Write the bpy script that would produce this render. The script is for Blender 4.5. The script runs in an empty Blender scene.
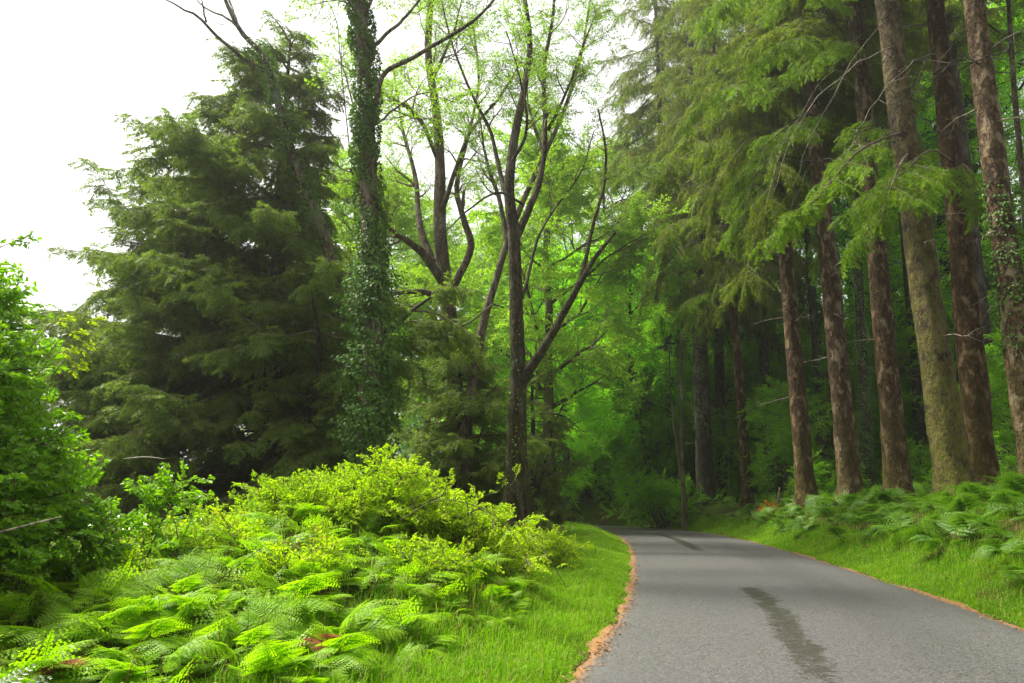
import bpy, math
import numpy as np
rng = np.random.default_rng(11)
sc = bpy.context.scene
C = sc.collection
PI = math.pi

def reseed(k):
    global rng
    rng = np.random.default_rng(k)

# ------------------------------------------------------------------ camera
F, W, H = 760.0, 1024, 683
EYE = np.array([0.0, 0.0, 1.5])
TH = math.atan((502 - 341.5) / F)
cT, sT = math.cos(TH), math.sin(TH)

def at(px, py, Y):
    """A point seen at pixel (px, py), Y metres ahead of the camera."""
    up = -(py - 341.5)
    fw, u = F * cT - up * sT, F * sT + up * cT
    return np.array([(px - 512) * Y / fw, Y, 1.5 + u * Y / fw])

cam = bpy.data.cameras.new('camera')
cam.lens = F / W * 36.0
cam.clip_end = 2000
co = bpy.data.objects.new('camera', cam)
C.objects.link(co)
co.location = EYE
co.rotation_euler = (PI / 2 + TH, 0, 0)
sc.camera = co

# ------------------------------------------------------------------ mesh helpers
class Acc:
    def __init__(s):
        s.v, s.f3, s.f4, s.m3, s.m4, s.r, s.n = [], [], [], [], [], [], 0

    def add(s, v, f3=None, f4=None, m=0, r=0.5):
        v = np.asarray(v, float).reshape(-1, 3)
        if f3 is not None and len(f3):
            f3 = np.asarray(f3, int).reshape(-1, 3)
            s.f3.append(f3 + s.n)
            s.m3.append(np.full(len(f3), m) if np.isscalar(m) else m)
        if f4 is not None and len(f4):
            f4 = np.asarray(f4, int).reshape(-1, 4)
            s.f4.append(f4 + s.n)
            s.m4.append(np.full(len(f4), m) if np.isscalar(m) else m)
        s.v.append(v)
        s.r.append(np.full(len(v), r) if np.isscalar(r) else np.asarray(r, float))
        s.n += len(v)

    def pack(s):
        cat = lambda l, sh, t=int: np.concatenate(l) if l else np.zeros(sh, t)
        s.v = [cat(s.v, (0, 3), float)]
        s.r = [cat(s.r, (0,), float)]
        s.f3 = [cat(s.f3, (0, 3))]; s.m3 = [cat(s.m3, (0,))]
        s.f4 = [cat(s.f4, (0, 4))]; s.m4 = [cat(s.m4, (0,))]
        return s

    def mesh(s, name, mats, smooth=(0,)):
        s.pack()
        v, f3, f4 = s.v[0], s.f3[0], s.f4[0]
        me = bpy.data.meshes.new(name)
        me.vertices.add(len(v))
        me.vertices.foreach_set('co', v.astype(np.float32).ravel())
        nl = f3.size + f4.size
        me.loops.add(nl)
        me.loops.foreach_set('vertex_index', np.concatenate([f3.ravel(), f4.ravel()]).astype(np.int32))
        me.polygons.add(len(f3) + len(f4))
        st = np.concatenate([np.arange(len(f3)) * 3, f3.size + np.arange(len(f4)) * 4]).astype(np.int32)
        me.polygons.foreach_set('loop_start', st)
        mi = np.concatenate([s.m3[0], s.m4[0]]).astype(np.int32)
        me.polygons.foreach_set('material_index', mi)
        me.polygons.foreach_set('use_smooth', np.isin(mi, smooth))
        a = me.attributes.new('rnd', 'FLOAT', 'POINT')
        a.data.foreach_set('value', s.r[0].astype(np.float32))
        for m in mats:
            me.materials.append(m)
        me.update(calc_edges=True)
        return me

def norm(a):
    a = np.asarray(a, float)
    return a / np.maximum(np.linalg.norm(a, axis=-1, keepdims=True), 1e-9)

def frames(d, n):
    """Rotation matrices (K,3,3) whose +Y is d and whose +Z leans to n."""
    y = norm(d)
    x = np.cross(y, n)
    bad = np.linalg.norm(x, axis=-1) < 1e-3
    if np.any(bad):
        x[bad] = np.cross(y[bad], [0.31, 0.9, 0.3])
    x = norm(x)
    z = np.cross(x, y)
    return np.stack([x, y, z], axis=-1)

def stamp(acc, T, pos, M, r):
    """Copies of template T baked at pos (K,3) with matrices M (K,3,3) and a random value r (K)."""
    K = len(pos)
    if K == 0:
        return
    tv = T.v[0]
    V = np.einsum('kij,mj->kmi', M, tv) + pos[:, None, :]
    n = len(tv)
    off = (np.arange(K) * n)[:, None, None]
    R = 0.5 * T.r[0][None, :] + 0.5 * np.asarray(r)[:, None]
    base = acc.n
    acc.v.append(V.reshape(-1, 3)); acc.r.append(R.ravel()); acc.n += K * n
    if len(T.f3[0]):
        acc.f3.append((T.f3[0][None] + off).reshape(-1, 3) + base)
        acc.m3.append(np.tile(T.m3[0], K))
    if len(T.f4[0]):
        acc.f4.append((T.f4[0][None] + off).reshape(-1, 4) + base)
        acc.m4.append(np.tile(T.m4[0], K))

def smooth_path(p, n):
    """Catmull-Rom through the given points, n samples."""
    p = np.asarray(p, float)
    q = np.vstack([2 * p[0] - p[1], p, 2 * p[-1] - p[-2]])
    t = np.linspace(0, len(p) - 1 - 1e-6, n)
    i = t.astype(int); f = (t - i)[:, None]
    a, b, c, d = q[i], q[i + 1], q[i + 2], q[i + 3]
    return 0.5 * (2 * b + (c - a) * f + (2 * a - 5 * b + 4 * c - d) * f ** 2 + (3 * b - a - 3 * c + d) * f ** 3)

def tube(acc, p, rad, sides=6, m=0, amp=0.0, r=None, cap=True, flute=0.0):
    p = np.asarray(p, float); n = len(p)
    rad = np.broadcast_to(np.asarray(rad, float), (n,))
    t = norm(np.gradient(p, axis=0))
    x = np.cross(t[0], [0.2, 1, 0.1]); x = x / max(np.linalg.norm(x), 1e-6)
    ang = np.arange(sides) / sides * 2 * PI
    V = np.empty((n, sides, 3))
    ph = rng.uniform(0, 2 * PI, 8)
    for i in range(n):
        x = x - t[i] * np.dot(x, t[i]); x = x / max(np.linalg.norm(x), 1e-6)
        y = np.cross(t[i], x)
        k = np.ones(sides)
        if amp:
            k = 1 + amp * (np.sin(2 * ang + ph[0] + i * .35) + .7 * np.sin(3 * ang + ph[1] - i * .5) + .6 * np.sin(5 * ang + ph[2] + i * .9)
                           + .5 * rng.normal(0, 1, sides))
        if flute:
            k = k + flute * max(0, 1 - i / (n * .16)) ** 2 * (1 + .6 * np.sin(5 * ang + ph[3]))
        V[i] = p[i] + rad[i] * k[:, None] * (np.cos(ang)[:, None] * x + np.sin(ang)[:, None] * y)
    j = np.arange(sides); j2 = (j + 1) % sides
    f4 = np.concatenate([np.stack([i * sides + j, i * sides + j2, (i + 1) * sides + j2, (i + 1) * sides + j], 1) for i in range(n - 1)])
    V = V.reshape(-1, 3); f3 = None
    if cap:
        V = np.vstack([V, p[-1] + t[-1] * rad[-1] * .5])
        b = (n - 1) * sides
        f3 = np.stack([b + j, b + j2, np.full(sides, n * sides)], 1)
    acc.add(V, f3, f4, m, rng.random() if r is None else r)

def branch(start, d, length, n=6, up=0.0, wig=0.15):
    d = norm(d); p = [np.asarray(start, float)]
    for _ in range(n):
        d = norm(d + rng.normal(0, wig, 3) + [0, 0, up])
        p.append(p[-1] + d * length / n)
    return np.array(p)

def interp(p, t):
    x = np.asarray(t) * (len(p) - 1)
    i = np.minimum(x.astype(int), len(p) - 2); f = (x - i)[:, None]
    return p[i] * (1 - f) + p[i + 1] * f, norm(p[i + 1] - p[i])

def kites(acc, base, d, n, L, Wd, fold=0.12, droop=0.12, m=1, r=None):
    K = len(base)
    L = np.broadcast_to(L, (K,))[:, None]; Wd = np.broadcast_to(Wd, (K,))[:, None]
    M = frames(d, n); x, y, z = M[..., 0], M[..., 1], M[..., 2]
    v = np.stack([base, base + .42 * L * y + Wd * x + fold * Wd * 2 * z, base + L * y - droop * L * z,
                  base + .42 * L * y - Wd * x + fold * Wd * 2 * z], 1)
    f = np.arange(K * 4).reshape(K, 4)
    if r is None:
        r = rng.random(K)
    acc.add(v.reshape(-1, 3), None, f, m, np.repeat(r, 4))

# ------------------------------------------------------------------ objects
def tag(o, label=None, cat=None, group=None, kind=None):
    if label: o['label'] = label
    if cat: o['category'] = cat
    if group: o['group'] = group
    if kind: o['kind'] = kind
    return o

def thing(name, label, cat, loc=(0, 0, 0), rz=0, group=None):
    o = bpy.data.objects.new(name, None)
    C.objects.link(o)
    o.location = [float(c) for c in loc]; o.rotation_euler = (0, 0, rz)
    o.empty_display_size = .3
    return tag(o, label, cat, group)

def obj(name, me, parent=None, loc=None, label=None):
    o = bpy.data.objects.new(name, me)
    C.objects.link(o)
    if parent is not None: o.parent = parent
    if loc is not None: o.location = [float(c) for c in loc]
    if label: o['label'] = label
    return o

def copy_tree(o, loc, rz=0, s=1.0, label=None, group=None):
    c = o.copy(); C.objects.link(c)
    c.location = [float(q) for q in loc]; c.rotation_euler = (0, 0, rz); c.scale = (s, s, s) if np.isscalar(s) else s
    if label: c['label'] = label
    if group: c['group'] = group
    for ch in o.children:
        k = ch.copy(); C.objects.link(k); k.parent = c
        for g in ch.children:
            q = g.copy(); C.objects.link(q); q.parent = k
    return c

# ------------------------------------------------------------------ materials
def mat(name):
    m = bpy.data.materials.new(name); m.use_nodes = True
    nt = m.node_tree; nt.nodes.clear()
    out = nt.nodes.new('ShaderNodeOutputMaterial')
    return m, nt, out

def N(nt, t, **kw):
    n = nt.nodes.new(t)
    for k, v in kw.items():
        if k in n.inputs: n.inputs[k].default_value = v
        else: setattr(n, k, v)
    return n

def mix(nt, fac, a, b, mode='MIX'):
    n = nt.nodes.new('ShaderNodeMix'); n.data_type = 'RGBA'; n.blend_type = mode
    for i, v in ((0, fac), (6, a), (7, b)):
        if hasattr(v, 'is_linked') or isinstance(v, bpy.types.NodeSocket): nt.links.new(v, n.inputs[i])
        else: n.inputs[i].default_value = v if i == 0 else (*v, 1)
    return n.outputs[2]

def math_(nt, op, a, b=0.0, c=0.0, clamp=False):
    n = nt.nodes.new('ShaderNodeMath'); n.operation = op; n.use_clamp = clamp
    for i, v in ((0, a), (1, b), (2, c)):
        if isinstance(v, bpy.types.NodeSocket): nt.links.new(v, n.inputs[i])
        else: n.inputs[i].default_value = v
    return n.outputs[0]

def mapr(nt, v, a, b, c=0.0, d=1.0, smooth=True):
    n = nt.nodes.new('ShaderNodeMapRange'); n.clamp = True
    if smooth: n.interpolation_type = 'SMOOTHSTEP'
    nt.links.new(v, n.inputs[0])
    for i, q in ((1, a), (2, b), (3, c), (4, d)): n.inputs[i].default_value = q
    return n.outputs[0]

def leaf_mat(name, a, b, trans=0.35, tcol=None, rough=0.5, spec=0.14, nscale=0.7, third=None, third_at=.86):
    """Leaf colour runs from a to b leaf by leaf; whole sprays drift with a noise; light passes through."""
    m, nt, out = mat(name); L = nt.links
    at_ = N(nt, 'ShaderNodeAttribute'); at_.attribute_name = 'rnd'
    tc = N(nt, 'ShaderNodeTexCoord')
    no = N(nt, 'ShaderNodeTexNoise', Scale=nscale, Detail=2.0)
    L.new(tc.outputs['Object'], no.inputs['Vector'])
    oi = N(nt, 'ShaderNodeObjectInfo')
    f = math_(nt, 'ADD', math_(nt, 'MULTIPLY', at_.outputs['Fac'], .48), math_(nt, 'MULTIPLY', mapr(nt, no.outputs[0], .3, .7), .30))
    f = math_(nt, 'ADD', f, math_(nt, 'MULTIPLY', oi.outputs['Random'], .28), clamp=True)
    col = mix(nt, f, a, b)
    if third is not None:
        col = mix(nt, mapr(nt, at_.outputs['Fac'], third_at, third_at + .09), col, third)
    p = N(nt, 'ShaderNodeBsdfPrincipled', Roughness=rough)
    p.inputs['Specular IOR Level'].default_value = spec
    L.new(col, p.inputs['Base Color'])
    t = N(nt, 'ShaderNodeBsdfTranslucent')
    tc_ = mix(nt, 1.0, col, tcol or (1.5, 1.6, .7), 'MULTIPLY')
    L.new(tc_, t.inputs['Color'])
    mx = N(nt, 'ShaderNodeMixShader'); mx.inputs[0].default_value = trans
    L.new(p.outputs[0], mx.inputs[1]); L.new(t.outputs[0], mx.inputs[2])
    L.new(mx.outputs[0], out.inputs[0])
    return m

def bark_mat(name, a, b, lichen=(.30, .30, .26), lich=.25, moss=(.10, .11, .02), moss_top=1.5, moss_amt=.6, scale=6.0, bump=.6, vert=.35):
    """Flaky bark: plates, pale lichen blotches, and moss that thins out with height above the root."""
    m, nt, out = mat(name); L = nt.links
    tc = N(nt, 'ShaderNodeTexCoord')
    mp = N(nt, 'ShaderNodeMapping'); mp.inputs['Scale'].default_value = (1, 1, vert)
    L.new(tc.outputs['Object'], mp.inputs[0])
    n1 = N(nt, 'ShaderNodeTexNoise', Scale=scale, Detail=5.0, Roughness=.65)
    vo = N(nt, 'ShaderNodeTexVoronoi', Scale=scale * 2.2); vo.feature = 'DISTANCE_TO_EDGE'
    n2 = N(nt, 'ShaderNodeTexNoise', Scale=scale * .55, Detail=4.0, Roughness=.6)
    n3 = N(nt, 'ShaderNodeTexNoise', Scale=scale * .3, Detail=5.0, Roughness=.7)
    wv = N(nt, 'ShaderNodeTexNoise', Scale=scale * 1.5, Detail=2.0)
    L.new(mp.outputs[0], wv.inputs[0])
    mpw = mix(nt, .12, mp.outputs[0], wv.outputs['Color'])
    for q in (n1, n2): L.new(mp.outputs[0], q.inputs['Vector'])
    L.new(mpw, vo.inputs['Vector']); L.new(tc.outputs['Object'], n3.inputs['Vector'])
    col = mix(nt, mapr(nt, n1.outputs[0], .3, .72), a, b)
    crack = mapr(nt, vo.outputs['Distance'], .0, .10)
    crack = math_(nt, 'MAXIMUM', crack, mapr(nt, n2.outputs[0], .42, .56))
    cell = N(nt, 'ShaderNodeTexVoronoi', Scale=scale * 2.2); L.new(mpw, cell.inputs['Vector'])
    cc = N(nt, 'ShaderNodeSeparateColor'); L.new(cell.outputs['Color'], cc.inputs[0])
    col = mix(nt, math_(nt, 'MULTIPLY', mapr(nt, cc.outputs[0], .3, 1.0), .75), col, tuple(c * 1.35 for c in b))
    col = mix(nt, math_(nt, 'MULTIPLY', mapr(nt, cc.outputs[1], .5, 1.0), .75), col, tuple(c * .7 for c in a))
    col = mix(nt, crack, tuple(c * .5 for c in a), col)
    col = mix(nt, math_(nt, 'MULTIPLY', mapr(nt, n2.outputs[0], .53, .62), lich), col, lichen)
    sx = N(nt, 'ShaderNodeSeparateXYZ'); L.new(tc.outputs['Object'], sx.inputs[0])
    hz = mapr(nt, sx.outputs[2], -.2, moss_top, 1.0, .25)
    mm = math_(nt, 'MULTIPLY', mapr(nt, n3.outputs[0], .36, .54), math_(nt, 'MULTIPLY', hz, moss_amt))
    col = mix(nt, mm, col, mix(nt, n1.outputs[0], tuple(c * .5 for c in moss), tuple(c * 1.5 for c in moss)))
    oi = N(nt, 'ShaderNodeObjectInfo')
    hv = N(nt, 'ShaderNodeHueSaturation'); L.new(col, hv.inputs['Color'])
    L.new(mapr(nt, oi.outputs['Random'], 0, 1, .65, 1.4, False), hv.inputs['Value']); L.new(mapr(nt, oi.outputs['Random'], 0, 1, 1.15, .8, False), hv.inputs['Saturation'])
    col = hv.outputs[0]
    p = N(nt, 'ShaderNodeBsdfPrincipled', Roughness=.85)
    p.inputs['Specular IOR Level'].default_value = .2
    L.new(col, p.inputs['Base Color'])
    bh = math_(nt, 'ADD', math_(nt, 'MULTIPLY', crack, .6), n1.outputs[0])
    bp = N(nt, 'ShaderNodeBump', Strength=min(1, bump * 1.7), Distance=.16)
    L.new(bh, bp.inputs['Height']); L.new(bp.outputs[0], p.inputs['Normal'])
    L.new(p.outputs[0], out.inputs[0])
    return m

M = {}
first = set()
M['spruce_bark'] = bark_mat('spruce_bark', (.036, .019, .009), (.115, .062, .030), lichen=(.29, .215, .135), lich=.7, moss=(.075, .062, .008), moss_top=5.0, moss_amt=.9, scale=7.0, vert=.45)
M['mossy_bark'] = bark_mat('mossy_spruce_bark', (.030, .018, .009), (.085, .055, .024), lichen=(.19, .14, .07), lich=.35, moss=(.105, .100, .007), moss_top=13.0, moss_amt=1.0, scale=7.0, vert=.55)
M['dark_bark'] = bark_mat('dark_bark', (.028, .022, .017), (.06, .05, .04), lich=.15, moss=(.05, .06, .012), moss_top=5.0, moss_amt=.7)
M['red_bark'] = bark_mat('reddish_bark', (.045, .032, .022), (.115, .085, .058), lich=.3, moss=(.07, .075, .014), moss_top=14.0, moss_amt=.8)
M['oak_bark'] = bark_mat('oak_bark', (.06, .042, .028), (.14, .105, .07), lich=.3, moss=(.10, .085, .015), moss_top=6.0, moss_amt=.8)
M['twig'] = bark_mat('twig_bark', (.09, .065, .045), (.16, .12, .085), lich=.0, moss_amt=.25, bump=.1)
M['dead_twig'] = bark_mat('dead_twig', (.11, .088, .062), (.21, .175, .13), lich=.3, moss_amt=.0, bump=.2)
M['green_stem'] = leaf_mat('fern_stalk', (.08, .11, .015), (.13, .15, .03), trans=.0)

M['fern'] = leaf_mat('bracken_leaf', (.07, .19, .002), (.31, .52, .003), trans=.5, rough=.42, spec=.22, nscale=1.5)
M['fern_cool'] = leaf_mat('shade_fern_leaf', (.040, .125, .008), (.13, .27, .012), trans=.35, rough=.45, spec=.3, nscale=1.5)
M['fern_dead'] = leaf_mat('withered_fern_leaf', (.16, .055, .016), (.30, .13, .04), trans=.25, tcol=(1.2, 1, .7), rough=.7)
M['fern_sheen'] = leaf_mat('painted_sheen_fern_leaf', (.13, .18, .09), (.22, .27, .16), trans=.2, tcol=(1, 1, .9), rough=.35)  # pale grey leaf colour stands in for highlights on a wet frond
M['grass'] = leaf_mat('grass_blade', (.05, .165, .002), (.22, .43, .003), trans=.4, rough=.5, spec=.12, nscale=.6, third=(.30, .30, .09), third_at=.80)
M['bramble'] = leaf_mat('bramble_leaf', (.16, .31, .004), (.42, .56, .007), trans=.5, rough=.45, third=(.34, .27, .05))
M['shrub'] = leaf_mat('glossy_shrub_leaf', (.085, .23, .003), (.27, .47, .006), trans=.42, rough=.30, spec=.5, nscale=.9)
M['vine'] = leaf_mat('yellow_vine_leaf', (.20, .32, .006), (.42, .48, .010), trans=.5, rough=.4)
M['yew'] = leaf_mat('yew_needle', (.055, .098, .018), (.175, .25, .038), trans=.45, rough=.55, spec=.12, nscale=.5)
M['yew_pale'] = leaf_mat('drooping_conifer_needle', (.075, .13, .024), (.20, .28, .045), trans=.4, rough=.55, spec=.12, nscale=.5)
M['spruce'] = leaf_mat('spruce_needle', (.022, .055, .003), (.20, .28, .006), trans=.45, rough=.5, spec=.12, nscale=.55, third=(.11, .068, .028), third_at=.74)
M['spruce_tip'] = leaf_mat('fresh_spruce_needle', (.06, .13, .004), (.19, .31, .008), trans=.4, rough=.5, spec=.12)
M['ivy'] = leaf_mat('ivy_leaf', (.024, .082, .007), (.115, .23, .020), trans=.28, rough=.5, spec=.3, nscale=1.2)
M['oak_leaf'] = leaf_mat('oak_leaf', (.13, .26, .014), (.27, .42, .026), trans=.5, rough=.5)
M['beech_leaf'] = leaf_mat('beech_leaf', (.16, .42, .006), (.38, .70, .014), trans=.55, rough=.48, nscale=.35)
M['under_leaf'] = leaf_mat('understorey_leaf', (.085, .25, .005), (.22, .44, .010), trans=.52, rough=.48, nscale=.6)
M['far_leaf'] = leaf_mat('far_tree_leaf', (.13, .26, .016), (.25, .40, .03), trans=.5, rough=.5, nscale=.35)

def needle_litter_mat():
    m, nt, out = mat('fallen_needle')
    a = N(nt, 'ShaderNodeAttribute'); a.attribute_name = 'rnd'
    col = mix(nt, a.outputs['Fac'], (.06, .028, .010), (.27, .135, .04))
    p = N(nt, 'ShaderNodeBsdfPrincipled', Roughness=.8)
    nt.links.new(col, p.inputs['Base Color']); nt.links.new(p.outputs[0], out.inputs[0])
    return m
M['litter'] = needle_litter_mat()

# ------------------------------------------------------------------ road line and terrain
reseed(101)
ROAD = smooth_path([(-.6, -8), (.1, -4), (1.1, 0), (2.05, 3.5), (3.0, 6.9), (3.55, 9.1), (4.28, 12.5), (5.15, 17.6), (6.25, 25.1), (7.05, 33),
                    (7.15, 40), (5.9, 46.5), (2.8, 51.5), (-2, 54.5), (-9, 57), (-22, 59), (-40, 60)], 420)
HW = 2.42
seg = np.linalg.norm(np.diff(ROAD, axis=0), axis=1)
ARC = np.concatenate([[0], np.cumsum(seg)])
RT = norm(np.gradient(ROAD, axis=0))
RN = np.stack([RT[:, 1], -RT[:, 0]], 1)          # to the right of the road

def lateral(x, y):
    """Signed distance to the centre line (right positive) and arc length, for arrays."""
    P = np.stack([np.ravel(x), np.ravel(y)], 1)
    u = np.empty(len(P)); v = np.empty(len(P))
    for i in range(0, len(P), 20000):
        q = P[i:i + 20000]
        k = 3 * np.argmin((q[:, :1] - ROAD[None, ::3, 0]) ** 2 + (q[:, 1:] - ROAD[None, ::3, 1]) ** 2, 1)
        w = q - ROAD[k]
        un = (w * RN[k]).sum(1); ut = np.abs((w * RT[k]).sum(1))
        u[i:i + 20000] = np.where(ut < .6, un, np.sign(un) * np.linalg.norm(w, axis=1))
        v[i:i + 20000] = ARC[k]
    return u, v

def ss(a, b, x):
    t = np.clip((x - a) / (b - a), 0, 1)
    return t * t * (3 - 2 * t)

def terrain(x, y):
    x = np.ravel(np.asarray(x, float)); y = np.ravel(np.asarray(y, float))
    u, v = lateral(x, y)
    dr, dl = u - HW, -u - HW
    z = -.07 + .09 * ss(.0, .3, np.maximum(dr, dl))
    right = 1.28 * ss(.25, 2.7, dr) + .5 * ss(2.4, 9, dr)
    mound = .95 * np.exp(-(((x + 2.3) / 2.7) ** 2 + ((y - 11.2) / 3.6) ** 2)) * ss(.5, 2.4, dl)
    verge = .42 * np.exp(-(((x - 2.2) / 2.4) ** 2 + ((y - 33) / 11) ** 2)) * ss(.1, 1.2, dl)
    lrise = .25 * ss(1, 6, dl)
    z = z + np.where(dr > 0, right, 0) + np.where(dl > 0, mound + verge + lrise, 0)
    bump = .05 * np.sin(x * 1.7 + .6 * y) * np.sin(y * 1.3 - .4 * x) + .03 * np.sin(x * 4.1 + 1) * np.sin(y * 3.7)
    return z + bump * ss(.3, 1.5, np.maximum(dr, dl))

def tz(x, y):
    return float(terrain([x], [y])[0])

def ground():
    xs = np.concatenate([np.linspace(-95, -12, 30), np.arange(-11.7, 18, .3), np.linspace(18.5, 95, 30)])
    ys = np.concatenate([np.linspace(-14, -1, 8), np.arange(-.6, 62, .4), np.linspace(63, 125, 26)])
    X, Y = np.meshgrid(xs, ys)
    Z = terrain(X, Y)
    nx, ny = len(xs), len(ys)
    a = Acc()
    i = (np.arange(ny - 1)[:, None] * nx + np.arange(nx - 1)[None]).ravel()
    a.add(np.stack([X.ravel(), Y.ravel(), Z], 1), None, np.stack([i, i + 1, i + nx + 1, i + nx], 1))
    m, nt, out = mat('forest_floor'); L = nt.links
    tc = N(nt, 'ShaderNodeTexCoord')
    n1 = N(nt, 'ShaderNodeTexNoise', Scale=.9, Detail=8.0, Roughness=.7)
    n2 = N(nt, 'ShaderNodeTexNoise', Scale=14.0, Detail=6.0, Roughness=.7)
    for q in (n1, n2): L.new(tc.outputs['Object'], q.inputs['Vector'])
    soil = mix(nt, n2.outputs[0], (.025, .016, .009), (.085, .05, .026))
    moss = mix(nt, n2.outputs[0], (.018, .036, .005), (.055, .10, .010))
    col = mix(nt, mapr(nt, n1.outputs[0], .38, .56), soil, moss)
    p = N(nt, 'ShaderNodeBsdfPrincipled', Roughness=.95)
    p.inputs['Specular IOR Level'].default_value = .05
    bp = N(nt, 'ShaderNodeBump', Strength=.8, Distance=.05)
    L.new(n2.outputs[0], bp.inputs['Height']); L.new(bp.outputs[0], p.inputs['Normal'])
    L.new(col, p.inputs['Base Color']); L.new(p.outputs[0], out.inputs[0])
    o = obj('ground', a.mesh('ground', [m]))
    tag(o, 'mossy forest floor and grassy banks either side of the lane', 'ground', kind='structure')
ground()

def road():
    us = np.array([-HW - .16, -HW - .02, -2.1, -1.4, -.7, 0, .7, 1.4, 2.1, HW + .02, HW + .16])
    zz = np.array([-.10, .0, .012, .024, .032, .036, .032, .024, .012, .0, -.10])
    n, k = len(ROAD), len(us)
    edge = .07 * np.sin(ARC * 2.3) + .05 * np.sin(ARC * 5.7 + 1) + .05 * np.sin(ARC * 1.1 + 2) + .02 * rng.normal(0, 1, n)
    U = np.repeat(us[None], n, 0)
    U[:, :2] -= edge[:, None]; U[:, -2:] += np.roll(edge, 37)[:, None]
    P = ROAD[:, None, :] + U[..., None] * RN[:, None, :]
    V = np.concatenate([P, np.repeat(zz[None, :, None], n, 0)], 2).reshape(-1, 3)
    i = (np.arange(n - 1)[:, None] * k + np.arange(k - 1)[None]).ravel()
    f = np.stack([i, i + 1, i + k + 1, i + k], 1)
    a = Acc(); a.add(V, None, f)
    m, nt, out = mat('wet_asphalt'); L = nt.links
    uvn = N(nt, 'ShaderNodeUVMap'); uvn.uv_map = 'lane'
    tc = N(nt, 'ShaderNodeTexCoord')
    sx = N(nt, 'ShaderNodeSeparateXYZ'); L.new(uvn.outputs[0], sx.inputs[0])
    u, v = sx.outputs[0], sx.outputs[1]
    chip = N(nt, 'ShaderNodeTexVoronoi', Scale=62.0)
    big = N(nt, 'ShaderNodeTexNoise', Scale=.8, Detail=4.0, Roughness=.6)
    fine = N(nt, 'ShaderNodeTexNoise', Scale=38.0, Detail=4.0, Roughness=.7)
    mid = N(nt, 'ShaderNodeTexNoise', Scale=7.0, Detail=5.0, Roughness=.75)
    for q in (chip, big, fine, mid): L.new(tc.outputs['Object'], q.inputs['Vector'])
    cs = N(nt, 'ShaderNodeSeparateColor'); L.new(chip.outputs['Color'], cs.inputs[0])
    col = mix(nt, mapr(nt, cs.outputs[0], .1, 1.0), (.036, .035, .034), (.100, .097, .093))
    col = mix(nt, math_(nt, 'MULTIPLY', mapr(nt, big.outputs[0], .4, .65), .35), col, (.06, .058, .06))
    # the worn wet seam a little left of the middle
    d = math_(nt, 'ABSOLUTE', math_(nt, 'ADD', math_(nt, 'ADD', u, .36), math_(nt, 'MULTIPLY', math_(nt, 'SUBTRACT', big.outputs[0], .5), .35)))
    wide = mapr(nt, d, .05, .33, 1.0, 0.0)
    mp = N(nt, 'ShaderNodeMapping'); mp.inputs['Scale'].default_value = (.5, .16, 1); L.new(uvn.outputs[0], mp.inputs[0])
    run = N(nt, 'ShaderNodeTexNoise', Scale=1.0, Detail=1.0); L.new(mp.outputs[0], run.inputs['Vector'])
    vA, vB, vC, vD = [float(np.interp(q, ROAD[:, 1], ARC)) for q in (5.2, 14.2, 24.0, 34.0)]
    on = math_(nt, 'MULTIPLY', mapr(nt, v, vA, vA + 3.2), mapr(nt, v, vB - .6, vB, 1.0, 0.0))
    on2 = math_(nt, 'MULTIPLY', mapr(nt, v, vC - 2, vC + 2), mapr(nt, v, vD, vD + 4, .9, .35))
    on = math_(nt, 'ADD', math_(nt, 'ADD', on, on2), .08, clamp=True)
    nz = math_(nt, 'ADD', math_(nt, 'MULTIPLY', math_(nt, 'SUBTRACT', mid.outputs[0], .5), 3.2), math_(nt, 'MULTIPLY', math_(nt, 'SUBTRACT', fine.outputs[0], .5), 1.3))
    wet = mapr(nt, math_(nt, 'ADD', math_(nt, 'MULTIPLY', wide, on), nz), .40, .90)
    wet = math_(nt, 'MULTIPLY', wet, mapr(nt, math_(nt, 'MULTIPLY', wide, on), .02, .2))
    col = mix(nt, math_(nt, 'MULTIPLY', wet, .8), col, (.030, .028, .021))
    # brown leaf mould along both edges
    au = math_(nt, 'ADD', u, math_(nt, 'MULTIPLY', math_(nt, 'SUBTRACT', mid.outputs[0], .5), .5))
    lft = mapr(nt, au, -2.46, -2.31, 1.0, 0.0); rgt = mapr(nt, au, 2.32, 2.40)
    edge_m = math_(nt, 'MULTIPLY', math_(nt, 'MAXIMUM', lft, rgt), .93)
    col = mix(nt, edge_m, col, mix(nt, fine.outputs[0], (.10, .043, .009), (.33, .155, .035)))
    track = mapr(nt, math_(nt, 'ABSOLUTE', math_(nt, 'SUBTRACT', u, .95)), .2, .7, 1.0, 0.0)
    rg = math_(nt, 'SUBTRACT', math_(nt, 'SUBTRACT', .52, math_(nt, 'MULTIPLY', wet, .22)), math_(nt, 'MULTIPLY', track, .08))
    rg = math_(nt, 'ADD', rg, math_(nt, 'MULTIPLY', edge_m, .35))
    p = N(nt, 'ShaderNodeBsdfPrincipled')
    p.inputs['Specular IOR Level'].default_value = .55
    L.new(rg, p.inputs['Roughness']); L.new(col, p.inputs['Base Color'])
    bp = N(nt, 'ShaderNodeBump', Strength=.5, Distance=.012)
    L.new(math_(nt, 'ADD', cs.outputs[1], math_(nt, 'MULTIPLY', fine.outputs[0], .8)), bp.inputs['Height']); L.new(bp.outputs[0], p.inputs['Normal'])
    L.new(p.outputs[0], out.inputs[0])
    me = a.mesh('road', [m])
    uv = me.uv_layers.new(name='lane')
    UV = np.stack([U, np.repeat(ARC[:, None], k, 1)], 2).reshape(-1, 2)
    uv.data.foreach_set('uv', UV[f.ravel()].astype(np.float32).ravel())
    o = obj('road', me)
    tag(o, 'damp grey asphalt lane bending left into the trees', 'road', kind='structure')
road()

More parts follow.
